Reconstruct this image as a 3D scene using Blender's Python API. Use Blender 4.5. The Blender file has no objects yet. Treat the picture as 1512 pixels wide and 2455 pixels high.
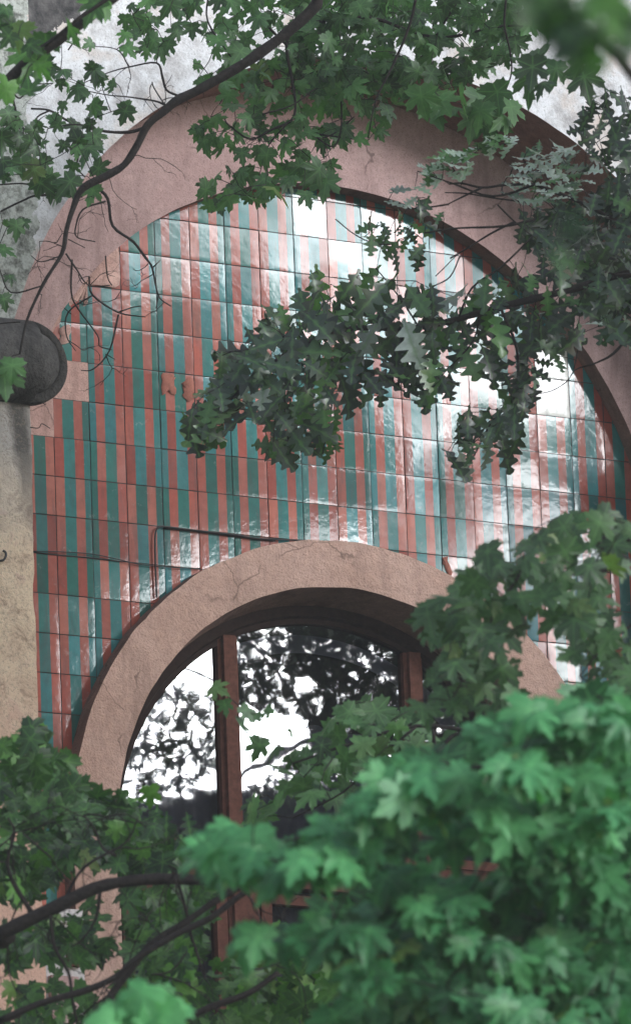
import bpy, math, random
import numpy as np
from mathutils import Vector, noise as mnoise
sc = bpy.context.scene
COL = sc.collection
rng = np.random.default_rng(7)
random.seed(7)
R = math.radians

# ------------------------------------------------------------------ camera, sky, sun
CW = np.array([-12.58010, -23.69419, -7.75883])
RT = np.array([0.86991491, -0.4919248, -0.0354688])
DN = np.array([0.09178717, 0.23213506, -0.96834314])
FW = np.array([0.48458556, 0.83912055, 0.24709013])
FPX = 30000 / 1.66865
cam_d = bpy.data.cameras.new('camera')
cam = bpy.data.objects.new('camera', cam_d); COL.objects.link(cam)
from mathutils import Matrix
cam.matrix_world = Matrix([[RT[0], -DN[0], -FW[0], CW[0]], [RT[1], -DN[1], -FW[1], CW[1]],
                           [RT[2], -DN[2], -FW[2], CW[2]], [0, 0, 0, 1]])
cam_d.sensor_fit = 'VERTICAL'; cam_d.sensor_height = 36; cam_d.lens = 263.67
cam_d.clip_end = 600
cam_d.dof.use_dof = True; cam_d.dof.focus_distance = 28.0; cam_d.dof.aperture_fstop = 6.3
sc.camera = cam

SUN_DIR = Vector((0.545, -0.775, 0.325)).normalized()
elev = math.asin(SUN_DIR.z); azim = math.atan2(SUN_DIR.x, SUN_DIR.y)
w = bpy.data.worlds.new('World'); sc.world = w; w.use_nodes = True
nt = w.node_tree; nt.nodes.clear()
sky = nt.nodes.new('ShaderNodeTexSky'); sky.sky_type = 'NISHITA'; sky.sun_disc = False
sky.sun_elevation = elev; sky.sun_rotation = azim; sky.dust_density = 1.0; sky.air_density = 1.0
hs = nt.nodes.new('ShaderNodeHueSaturation'); hs.inputs['Saturation'].default_value = 0.6
bg = nt.nodes.new('ShaderNodeBackground'); bg.inputs['Strength'].default_value = 0.13
wo = nt.nodes.new('ShaderNodeOutputWorld')
nt.links.new(sky.outputs[0], hs.inputs['Color']); nt.links.new(hs.outputs[0], bg.inputs[0]); nt.links.new(bg.outputs[0], wo.inputs[0])
sl = bpy.data.lights.new('sun', 'SUN'); sl.energy = 1.75; sl.angle = R(19); sl.color = (.89, .95, 1)
so = bpy.data.objects.new('sun', sl); COL.objects.link(so)
so.rotation_euler = SUN_DIR.to_track_quat('Z', 'Y').to_euler()
sc.view_settings.view_transform = 'Standard'; sc.view_settings.look = 'None'; sc.view_settings.gamma = 1
sc.view_settings.exposure = 0.9
sc.cycles.max_bounces = 6; sc.cycles.transparent_max_bounces = 8
sc.cycles.sample_clamp_indirect = 6

# ------------------------------------------------------------------ helpers
def ray(px, py):
    return FW + RT * ((px - 756) / FPX) + DN * ((py - 1227.4) / FPX)
def at(px, py, d):                      # a point d metres along the view axis
    return CW + ray(px, py) * d
def mirror_at(px, py, s, y0=0.12):      # a point s metres out along the reflection in the facade
    r = ray(px, py); r = r / np.linalg.norm(r)
    h = CW + r * ((y0 - CW[1]) / r[1])
    return h + np.array([r[0], -r[1], r[2]]) * s
def empty(name, loc, label=None, cat=None, group=None):
    o = bpy.data.objects.new(name, None); COL.objects.link(o); o.location = loc; o.empty_display_size = .2
    tag(o, label, cat, group); return o
def tag(o, label=None, cat=None, group=None, kind=None):
    if label: o['label'] = label
    if cat: o['category'] = cat
    if group: o['group'] = group
    if kind: o['kind'] = kind
    return o
def link(name, me, mat, parent=None):
    o = bpy.data.objects.new(name, me); COL.objects.link(o)
    if mat: me.materials.append(mat)
    if parent is not None:
        o.parent = parent
        # the parents are placed by translation only, keep the child where it was modelled
        p = parent; off = Vector((0, 0, 0))
        while p is not None: off += p.location; p = p.parent
        o.location = -off
    return o
class MB:
    def __init__(s): s.v = []; s.f = []; s.mi = []
    def quad_grid(s, P, closed_u=False, flip=False, mi=0):
        nu, nv = len(P), len(P[0]); b = len(s.v)
        for row in P: s.v += [tuple(p) for p in row]
        for i in range(nu - (0 if closed_u else 1)):
            for j in range(nv - 1):
                a = b + i * nv + j; c = b + ((i + 1) % nu) * nv + j
                f = (a, c, c + 1, a + 1)
                s.f.append(f[::-1] if flip else f); s.mi.append(mi)
    def box(s, x0, x1, y0, y1, z0, z1, mi=0):
        b = len(s.v)
        s.v += [(x, y, z) for x in (x0, x1) for y in (y0, y1) for z in (z0, z1)]
        for f in ((0, 1, 3, 2), (4, 6, 7, 5), (0, 4, 5, 1), (2, 3, 7, 6), (0, 2, 6, 4), (1, 5, 7, 3)):
            s.f.append(tuple(b + k for k in f)); s.mi.append(mi)
    def tube(s, pts, rad, n=7):
        pts = [np.array(p, float) for p in pts]; b = len(s.v); m = len(pts)
        prev = None
        for i, p in enumerate(pts):
            t = pts[min(i + 1, m - 1)] - pts[max(i - 1, 0)]; L = np.linalg.norm(t); t = t / (L if L > 1e-9 else 1)
            if prev is None:
                a = np.cross(t, [0, 0, 1.0]);
                if np.linalg.norm(a) < .1: a = np.cross(t, [1.0, 0, 0])
            else: a = prev - t * prev.dot(t)
            a /= max(np.linalg.norm(a), 1e-9); prev = a; c = np.cross(t, a)
            r = rad[i] if hasattr(rad, '__len__') else rad
            for k in range(n):
                q = 2 * math.pi * k / n
                s.v.append(tuple(p + r * (math.cos(q) * a + math.sin(q) * c)))
        for i in range(m - 1):
            for k in range(n):
                k2 = (k + 1) % n
                s.f.append((b + i * n + k, b + i * n + k2, b + (i + 1) * n + k2, b + (i + 1) * n + k)); s.mi.append(0)
        s.f.append(tuple(b + k for k in range(n))[::-1]); s.mi.append(0)
        s.f.append(tuple(b + (m - 1) * n + k for k in range(n))); s.mi.append(0)
    def mesh(s, name, smooth=True):
        me = bpy.data.meshes.new(name); me.from_pydata(s.v, [], s.f)
        me.polygons.foreach_set('use_smooth', [smooth] * len(s.f)); me.update(); return me
    def build(s, name, mat, parent=None, smooth=True):
        return link(name, s.mesh(name, smooth), mat, parent)
def smooth_path(pts, k=4):              # Catmull-Rom through the points (any dimension)
    P = [np.array(p, float) for p in pts]
    if len(P) < 3: return P
    P = [2 * P[0] - P[1]] + P + [2 * P[-1] - P[-2]]; out = []
    for i in range(1, len(P) - 2):
        for j in range(k):
            t = j / k
            out.append(.5 * ((2 * P[i]) + (P[i + 1] - P[i - 1]) * t + (2 * P[i - 1] - 5 * P[i] + 4 * P[i + 1] - P[i + 2]) * t * t
                             + (3 * P[i] - P[i - 1] - 3 * P[i + 1] + P[i + 2]) * t ** 3))
    out.append(P[-2]); return out

# ------------------------------------------------------------------ materials
def newmat(name):
    m = bpy.data.materials.new(name); m.use_nodes = True; n = m.node_tree
    for x in list(n.nodes): n.nodes.remove(x)
    o = n.nodes.new('ShaderNodeOutputMaterial'); p = n.nodes.new('ShaderNodeBsdfPrincipled')
    n.links.new(p.outputs[0], o.inputs[0]); return m, n, p, o
def nz(n, scale, detail=4, rough=.6, dist=0, src=None):
    x = n.nodes.new('ShaderNodeTexNoise'); x.inputs['Scale'].default_value = scale
    x.inputs['Detail'].default_value = detail; x.inputs['Roughness'].default_value = rough
    x.inputs['Distortion'].default_value = dist
    if src: n.links.new(src, x.inputs['Vector'])
    return x.outputs['Fac']
def pos(n): return n.nodes.new('ShaderNodeNewGeometry').outputs['Position']
def ramp(n, fac, stops):
    r = n.nodes.new('ShaderNodeValToRGB'); e = r.color_ramp.elements
    while len(e) < len(stops): e.new(.5)
    for el, (p, c) in zip(e, stops):
        el.position = p; el.color = (*c, 1) if len(c) == 3 else c
    n.links.new(fac, r.inputs[0]); return r.outputs[0]
def mixc(n, fac, a, b, mode='MIX'):
    x = n.nodes.new('ShaderNodeMix'); x.data_type = 'RGBA'; x.blend_type = mode
    for s, v in ((0, fac), (6, a), (7, b)):
        if isinstance(v, (float, int)): x.inputs[s].default_value = v
        elif isinstance(v, tuple): x.inputs[s].default_value = (*v, 1)
        else: n.links.new(v, x.inputs[s])
    return x.outputs[2]
def math_(n, op, a, b=None, c=None, clamp=False):
    x = n.nodes.new('ShaderNodeMath'); x.operation = op; x.use_clamp = clamp
    for i, v in enumerate((a, b, c)):
        if v is None: continue
        if isinstance(v, (float, int)): x.inputs[i].default_value = v
        else: n.links.new(v, x.inputs[i])
    return x.outputs[0]
def bump(n, p, h, strength, dist):
    b = n.nodes.new('ShaderNodeBump'); b.inputs['Strength'].default_value = strength; b.inputs['Distance'].default_value = dist
    n.links.new(h, b.inputs['Height']); n.links.new(b.outputs[0], p.inputs['Normal']); return b
def n_col(n, scale, g):
    x = n.nodes.new('ShaderNodeTexNoise'); x.inputs['Scale'].default_value = scale; x.inputs['Detail'].default_value = 5
    n.links.new(g, x.inputs['Vector']); return x.outputs['Color']
def stucco(name, c1, c2, speck, grain=140, bstr=.6, bdist=.004, blot=4, speck_amt=.6):
    m, n, p, o = newmat(name); g = pos(n)
    big = nz(n, blot, 5, .62, .3, g); fine = nz(n, grain, 3, .7, 0, g); mid = nz(n, grain * .22, 4, .7, 0, g)
    c = ramp(n, big, [(.34, c1), (.66, c2)])
    s = ramp(n, fine, [(.36, (speck_amt,) * 3), (.47, (0, 0, 0))])
    c = mixc(n, s, c, speck)
    v = ramp(n, mid, [(.3, (.86, .86, .86)), (.7, (1.1, 1.1, 1.1))])
    c = mixc(n, 1.0, c, v, 'MULTIPLY')
    st = n.nodes.new('ShaderNodeMapping'); st.inputs['Scale'].default_value = (1, 1, .22); n.links.new(g, st.inputs[0])
    stn = ramp(n, nz(n, 9, 6, .68, .2, st.outputs[0]), [(.50, (0, 0, 0)), (.66, (.7, .7, .7))])
    c = mixc(n, stn, c, tuple(a * .6 for a in c1))
    wsh = ramp(n, nz(n, 6, 7, .7, .1, g), [(.58, (0, 0, 0)), (.7, (.4, .4, .4))])
    c = mixc(n, wsh, c, tuple(min(1, a * 1.25 + .03) for a in c2))
    vd = n.nodes.new('ShaderNodeTexVoronoi'); vd.feature = 'DISTANCE_TO_EDGE'; vd.inputs['Scale'].default_value = 1.7
    n.links.new(mixc(n, .16, g, n_col(n, 5, g), 'ADD'), vd.inputs['Vector'])
    ck = n.nodes.new('ShaderNodeMapRange'); ck.inputs[1].default_value = .006; ck.inputs[2].default_value = .001; n.links.new(vd.outputs['Distance'], ck.inputs[0])
    ckm = math_(n, 'MULTIPLY', math_(n, 'MULTIPLY', ck.outputs[0], ramp(n, nz(n, 3.1, 2, .5, 0, g), [(.5, (0, 0, 0)), (.56, (1, 1, 1))])), .7)
    c = mixc(n, ckm, c, tuple(a * .3 for a in c1))
    n.links.new(c, p.inputs['Base Color']); p.inputs['Roughness'].default_value = .9
    p.inputs['Specular IOR Level'].default_value = .2
    h = math_(n, 'ADD', fine, math_(n, 'MULTIPLY', mid, 1.6))
    bump(n, p, h, bstr, bdist); return m, n, p, c
M = {}
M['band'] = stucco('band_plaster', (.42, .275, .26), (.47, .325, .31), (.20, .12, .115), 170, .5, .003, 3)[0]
M['soffit'] = stucco('soffit_plaster', (.25, .14, .115), (.32, .18, .14), (.11, .065, .06), 170, .5, .003, 3)[0]  # same plaster as the band, underside shade and staining darkened into it
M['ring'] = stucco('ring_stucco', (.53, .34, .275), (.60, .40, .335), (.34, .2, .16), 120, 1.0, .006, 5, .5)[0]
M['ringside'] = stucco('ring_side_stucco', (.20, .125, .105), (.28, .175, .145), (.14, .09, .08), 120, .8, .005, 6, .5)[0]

def wall_material():
    m, n, p, o = newmat('white_plaster'); g = pos(n)
    sp = n.nodes.new('ShaderNodeSeparateXYZ'); n.links.new(g, sp.inputs[0])
    big = nz(n, 2.2, 6, .65, .1, g); mid = nz(n, 7, 8, .68, .05, g); fine = nz(n, 130, 3, .7, 0, g)
    c = ramp(n, mid, [(.36, (.38, .36, .365)), (.47, (.60, .59, .605)), (.56, (.74, .74, .77)), (.7, (.62, .605, .605))])
    pat = ramp(n, big, [(.52, (0, 0, 0)), (.62, (.7, .7, .7))])
    c = mixc(n, pat, c, (.56, .45, .38))
    s = ramp(n, fine, [(.37, (.5, .5, .5)), (.46, (0, 0, 0))]); c = mixc(n, s, c, (.32, .31, .32))
    # rough grey green pebble render on the pilaster at the left
    mf = math_(n, 'LESS_THAN', math_(n, 'ADD', sp.outputs['X'], math_(n, 'MULTIPLY', math_(n, 'SUBTRACT', nz(n, 9, 4, .6, 0, g), .5), .25)), -.315)
    vor = n.nodes.new('ShaderNodeTexVoronoi'); vor.inputs['Scale'].default_value = 46; n.links.new(g, vor.inputs['Vector'])
    pe = ramp(n, nz(n, 22, 7, .72, .1, g), [(.34, (.10, .105, .095)), (.46, (.30, .31, .285)), (.56, (.52, .54, .51)), (.68, (.34, .35, .325))])
    c = mixc(n, mf, c, pe)
    # dark patch, painted for a shaded recess, high up beside the pilaster
    zz = math_(n, 'GREATER_THAN', math_(n, 'ADD', math_(n, 'ADD', sp.outputs['Z'], math_(n, 'MULTIPLY', sp.outputs['X'], -.9)), math_(n, 'MULTIPLY', math_(n, 'SUBTRACT', mid, .5), .35)), 1.0)
    xx = math_(n, 'MULTIPLY', math_(n, 'GREATER_THAN', sp.outputs['X'], -.312), math_(n, 'LESS_THAN', sp.outputs['X'], .0))
    c = mixc(n, math_(n, 'MULTIPLY', zz, xx), c, ramp(n, nz(n, 14, 6, .7, .2, g), [(.35, (.03, .03, .032)), (.65, (.16, .15, .15))]))
    n.links.new(c, p.inputs['Base Color']); p.inputs['Roughness'].default_value = .92; p.inputs['Specular IOR Level'].default_value = .2
    h = math_(n, 'ADD', math_(n, 'MULTIPLY', fine, .35), math_(n, 'MULTIPLY', mid, 1.4))
    h = math_(n, 'ADD', h, math_(n, 'MULTIPLY', mf, math_(n, 'MULTIPLY', nz(n, 40, 5, .75, .1, g), 1.3)))
    bump(n, p, h, .8, .008); return m
M['wall'] = wall_material()

def pier_material():
    m, n, p, o = newmat('pier_render'); g = pos(n)
    sp = n.nodes.new('ShaderNodeSeparateXYZ'); n.links.new(g, sp.inputs[0])
    mid = nz(n, 12, 6, .7, .6, g); fine = nz(n, 120, 3, .7, 0, g); big = nz(n, 4, 5, .6, .1, g)
    c = ramp(n, mid, [(.34, (.34, .24, .17)), (.44, (.62, .46, .34)), (.55, (.76, .60, .44)), (.66, (.64, .45, .35))])
    zf = n.nodes.new('ShaderNodeMapRange'); zf.inputs[1].default_value = -1.25; zf.inputs[2].default_value = -1.95
    n.links.new(math_(n, 'ADD', sp.outputs['Z'], math_(n, 'MULTIPLY', big, .5)), zf.inputs[0])
    c = mixc(n, zf.outputs[0], c, (.58, .36, .28))
    zg = n.nodes.new('ShaderNodeMapRange'); zg.inputs[1].default_value = -.98; zg.inputs[2].default_value = -.62
    n.links.new(math_(n, 'ADD', sp.outputs['Z'], math_(n, 'MULTIPLY', big, .35)), zg.inputs[0])
    c = mixc(n, math_(n, 'MULTIPLY', zg.outputs[0], .85), c, mixc(n, mid, (.18, .17, .165), (.50, .48, .47)))
    # dark slanting streak under the round stone
    d = math_(n, 'ABSOLUTE', math_(n, 'SUBTRACT', sp.outputs['X'], math_(n, 'ADD', -.375, math_(n, 'MULTIPLY', math_(n, 'SUBTRACT', sp.outputs['Z'], -.95), -.13))))
    d = math_(n, 'ADD', d, math_(n, 'MULTIPLY', math_(n, 'SUBTRACT', mid, .5), .06))
    st = n.nodes.new('ShaderNodeMapRange'); st.inputs[1].default_value = .055; st.inputs[2].default_value = .02; n.links.new(d, st.inputs[0])
    sz = n.nodes.new('ShaderNodeMapRange'); sz.inputs[1].default_value = -1.15; sz.inputs[2].default_value = -.8; n.links.new(sp.outputs['Z'], sz.inputs[0])
    c = mixc(n, math_(n, 'MULTIPLY', math_(n, 'MULTIPLY', st.outputs[0], sz.outputs[0]), .85), c, (.06, .055, .05))
    s = ramp(n, fine, [(.37, (.5, .5, .5)), (.46, (0, 0, 0))]); c = mixc(n, s, c, (.26, .21, .17))
    n.links.new(c, p.inputs['Base Color']); p.inputs['Roughness'].default_value = .92; p.inputs['Specular IOR Level'].default_value = .2
    bump(n, p, math_(n, 'ADD', math_(n, 'MULTIPLY', fine, .5), math_(n, 'MULTIPLY', mid, 1.6)), 1, .011); return m
M['pier'] = pier_material()
M['stone'] = stucco('dark_stone', (.04, .038, .037), (.13, .122, .118), (.05, .045, .045), 90, 1.0, .008, 9, .7)[0]
M['stonedark'] = stucco('blackened_stone', (.045, .042, .04), (.09, .082, .075), (.025, .025, .025), 90, 1.0, .008, 9, .6)[0]

def tile_material():
    m, n, p, o = newmat('glazed_tile'); g = pos(n)
    a = n.nodes.new('ShaderNodeVertexColor'); a.layer_name = 'glaze'
    mott = nz(n, 22, 5, .65, .4, g); fine = nz(n, 90, 2, .5, 0, g)
    v = ramp(n, mott, [(.3, (.84, .84, .84)), (.7, (1.14, 1.14, 1.14))])
    c = mixc(n, 1.0, a.outputs['Color'], v, 'MULTIPLY')
    sm = n.nodes.new('ShaderNodeMapping'); sm.inputs['Scale'].default_value = (1, 1, .18); n.links.new(g, sm.inputs[0])
    dirt = ramp(n, nz(n, 26, 6, .7, .1, sm.outputs[0]), [(.5, (0, 0, 0)), (.7, (.5, .5, .5))]); c = mixc(n, dirt, c, (.07, .065, .06))
    pale = ramp(n, nz(n, 15, 7, .72, .2, g), [(.6, (0, 0, 0)), (.72, (.35, .35, .35))]); c = mixc(n, pale, c, (.45, .42, .40))
    n.links.new(c, p.inputs['Base Color']); p.inputs['Roughness'].default_value = .45
    p.inputs['Specular IOR Level'].default_value = .04
    
    rnd = n.nodes.new('ShaderNodeVertexColor'); rnd.layer_name = 'wear'
    wr = n.nodes.new('ShaderNodeMapRange'); wr.inputs[1].default_value = .35; wr.inputs[2].default_value = .65; wr.inputs[3].default_value = .22; wr.inputs[4].default_value = .8
    n.links.new(nz(n, 3.2, 4, .6, .5, g), wr.inputs[0])
    sw = n.nodes.new('ShaderNodeSeparateColor'); n.links.new(rnd.outputs['Color'], sw.inputs[0])
    n.links.new(math_(n, 'MULTIPLY', wr.outputs[0], sw.outputs[0], clamp=True), p.inputs['Coat Weight']); p.inputs['Coat Roughness'].default_value = .09; p.inputs['Coat IOR'].default_value = 1.44
    b = n.nodes.new('ShaderNodeBump'); b.inputs['Strength'].default_value = .55; b.inputs['Distance'].default_value = .0007
    wv = nz(n, 34, 2, .5, .2, g); n.links.new(math_(n, 'ADD', wv, math_(n, 'MULTIPLY', fine, .12)), b.inputs['Height'])
    n.links.new(b.outputs[0], p.inputs['Coat Normal']); n.links.new(b.outputs[0], p.inputs['Normal'])
    return m
M['tile'] = tile_material()
def plain(name, col, rough=.6, spec=.4, scale=30, var=.25, bs=.2, bd=.002):
    m, n, p, o = newmat(name); g = pos(n); f = nz(n, scale, 5, .65, 0, g)
    c = ramp(n, f, [(.3, tuple(x * (1 - var) for x in col)), (.7, tuple(x * (1 + var) for x in col))])
    n.links.new(c, p.inputs['Base Color']); p.inputs['Roughness'].default_value = rough; p.inputs['Specular IOR Level'].default_value = spec
    bump(n, p, f, bs, bd); return m
M['grout'] = plain('grout', (.06, .05, .048), .95, .1)
M['chip'] = plain('bare_clay', (.30, .12, .09), .9, .1, 60)
M['patch'] = stucco('patch_plaster', (.48, .29, .25), (.56, .36, .31), (.26, .15, .13), 150, .8, .004, 12)[0]
M['frame'] = plain('window_wood', (.115, .047, .034), .75, .1, 40, .3)
M['frame_dark'] = plain('dark_wood', (.028, .017, .014), .85, .06, 40, .3)
M['cable'] = plain('cable_rubber', (.02, .018, .018), .6, .4)
M['iron'] = plain('iron', (.02, .02, .02), .5, .5)
M['curtain'] = plain('curtain_cloth', (.22, .23, .29), .9, .1, 8, .2)
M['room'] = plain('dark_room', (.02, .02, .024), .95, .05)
M['white_block'] = stucco('white_block', (.55, .52, .52), (.68, .65, .66), (.35, .32, .32), 120, .7, .004, 8, .4)[0]
M['bark'] = plain('bark', (.028, .023, .022), .85, .2, 60, .45, .8, .006)
M['bark_grey'] = plain('grey_bark', (.10, .085, .085), .85, .2, 50, .4, .8, .006)
def glass_material():
    m, n, p, o = newmat('window_glass')
    n.nodes.remove(p)
    tr = n.nodes.new('ShaderNodeBsdfTransparent'); tr.inputs[0].default_value = (.55, .57, .62, 1)
    gl = n.nodes.new('ShaderNodeBsdfGlossy'); gl.inputs['Roughness'].default_value = 0.015
    fr = n.nodes.new('ShaderNodeFresnel'); fr.inputs[0].default_value = 2.2
    mx = n.nodes.new('ShaderNodeMixShader')
    b = n.nodes.new('ShaderNodeBump'); b.inputs['Strength'].default_value = .04; b.inputs['Distance'].default_value = .01
    n.links.new(nz(n, 5, 2, .5, 0, pos(n)), b.inputs['Height']); n.links.new(b.outputs[0], gl.inputs['Normal'])
    n.links.new(fr.outputs[0], mx.inputs[0]); n.links.new(tr.outputs[0], mx.inputs[1]); n.links.new(gl.outputs[0], mx.inputs[2])
    n.links.new(mx.outputs[0], o.inputs[0]); return m
M['glass'] = glass_material()
def leaf_material(name, dark, mid, bright, dry, gloss=.42, transl=.3, spec=.5):
    m, n, p, o = newmat(name)
    a = n.nodes.new('ShaderNodeVertexColor'); a.layer_name = 'tint'
    s = n.nodes.new('ShaderNodeSeparateColor'); n.links.new(a.outputs['Color'], s.inputs[0])
    c = ramp(n, s.outputs[0], [(0, dark), (.5, mid), (1, bright)])
    c = mixc(n, s.outputs[2], c, dry)
    ve = ramp(n, s.outputs[1], [(.72, (0, 0, 0)), (.97, (.45, .45, .45))]); c = mixc(n, ve, c, tuple(x * 1.3 + .02 for x in bright))
    f = nz(n, 45, 3, .6, 0, pos(n)); v = ramp(n, f, [(.3, (.82, .82, .82)), (.7, (1.15, 1.15, 1.15))])
    c = mixc(n, 1.0, c, v, 'MULTIPLY')
    n.links.new(c, p.inputs['Base Color']); p.inputs['Roughness'].default_value = gloss; p.inputs['Specular IOR Level'].default_value = spec
    t = n.nodes.new('ShaderNodeBsdfTranslucent'); n.links.new(mixc(n, 1.0, c, (1.0, 1.35, .6), 'MULTIPLY'), t.inputs[0])
    mx = n.nodes.new('ShaderNodeMixShader'); mx.inputs[0].default_value = transl
    n.links.new(p.outputs[0], mx.inputs[1]); n.links.new(t.outputs[0], mx.inputs[2]); n.links.new(mx.outputs[0], o.inputs[0])
    bump(n, p, f, .25, .002); return m
M['maple'] = leaf_material('maple_leaf', (.036, .068, .035), (.066, .145, .058), (.10, .24, .07), (.17, .24, .06), .5, .32)
M['oak'] = leaf_material('oak_leaf', (.020, .034, .022), (.036, .068, .038), (.08, .20, .045), (.55, .62, .60), .33, .22, .7)  # dark tones hold crown shade; last colour paints pale undersides and sky gloss
M['front'] = leaf_material('near_maple_leaf', (.026, .10, .042), (.062, .25, .098), (.13, .42, .155), (.30, .42, .08), .5, .3)
M['low'] = leaf_material('lower_leaf', (.018, .045, .02), (.05, .13, .035), (.10, .26, .04), (.17, .22, .07), .5, .3)

# ------------------------------------------------------------------ ground
GZ = -9.36
def ground():
    m = MB(); n = 24
    m.quad_grid([[(x, y, GZ) for y in np.linspace(-120, 60, n)] for x in np.linspace(-90, 90, n)])
    mt = plain('lawn', (.07, .10, .04), .95, .1, 3, .4)
    o = m.build('ground', mt); o['kind'] = 'structure'
ground()

# ------------------------------------------------------------------ building
XC = 1.18
bld = empty('building', (XC, 0, GZ), 'pale plastered facade with a great arch of striped tiles over a round headed window', 'building')
def arch_pts(cx, cz, r, y, bottom, n=96):     # left foot, over the arch, right foot
    P = [(cx - r, y, bottom), (cx - r, y, (bottom + cz) / 2)]
    for k in range(n + 1):
        a = math.pi - math.pi * k / n
        P.append((cx + r * math.cos(a), y, cz + r * math.sin(a)))
    return P + [(cx + r, y, (bottom + cz) / 2), (cx + r, y, bottom)]
def jig(P, amp, sc_, axis=(1, 0, 1)):
    out = []
    for p in P:
        v = Vector(p); q = mnoise.noise_vector(v * sc_) * amp
        out.append((p[0] + q.x * axis[0], p[1] + q.y * axis[1], p[2] + q.z * axis[2]))
    return out
YF = -.48; BOT = -3.7
def wall():
    m = MB(); cx, cz, r = 1.19, -.785, 1.66
    A = jig(arch_pts(cx, cz, r, YF, BOT, 160), .006, 9, (1, 0, 1))
    def outer(p):
        dx, dz = p[0] - cx, max(p[2] - cz, 0) + 1e-6
        if p[2] <= cz: return (-7.0 if p[0] < cx else 9.0, YF, p[2])
        k = min((8.19 if dx < 0 else 7.81) / max(abs(dx), 1e-6), 5.5 / dz)
        return (cx + dx * k, YF, cz + dz * k)
    m.quad_grid([A, [outer(p) for p in A]], flip=False)
    m.box(-7.0, 9.0, YF, .6, GZ, BOT)                 # storey under the arch
    m.box(-7.0, 9.0, .30, .6, BOT, 4.72)              # back of the masonry
    m.box(-7.0, 9.0, YF - .05, .75, 4.72, 4.95)       # coping
    m.build('wall', M['wall'], bld, smooth=False)
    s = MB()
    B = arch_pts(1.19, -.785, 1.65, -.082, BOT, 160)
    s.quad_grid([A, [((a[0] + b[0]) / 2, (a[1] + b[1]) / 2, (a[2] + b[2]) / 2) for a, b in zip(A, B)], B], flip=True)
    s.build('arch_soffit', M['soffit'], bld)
    b = MB(); D_ = jig(arch_pts(XC, -.92, 1.409, -.078, BOT, 160), .003, 12); Bo = arch_pts(1.19, -.785, 1.652, -.078, BOT, 160)
    b.quad_grid([Bo, D_], flip=True)
    b.build('arch_band', M['band'], bld, smooth=False)
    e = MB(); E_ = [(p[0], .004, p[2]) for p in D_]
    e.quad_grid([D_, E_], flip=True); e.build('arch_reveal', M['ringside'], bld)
wall()

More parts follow.
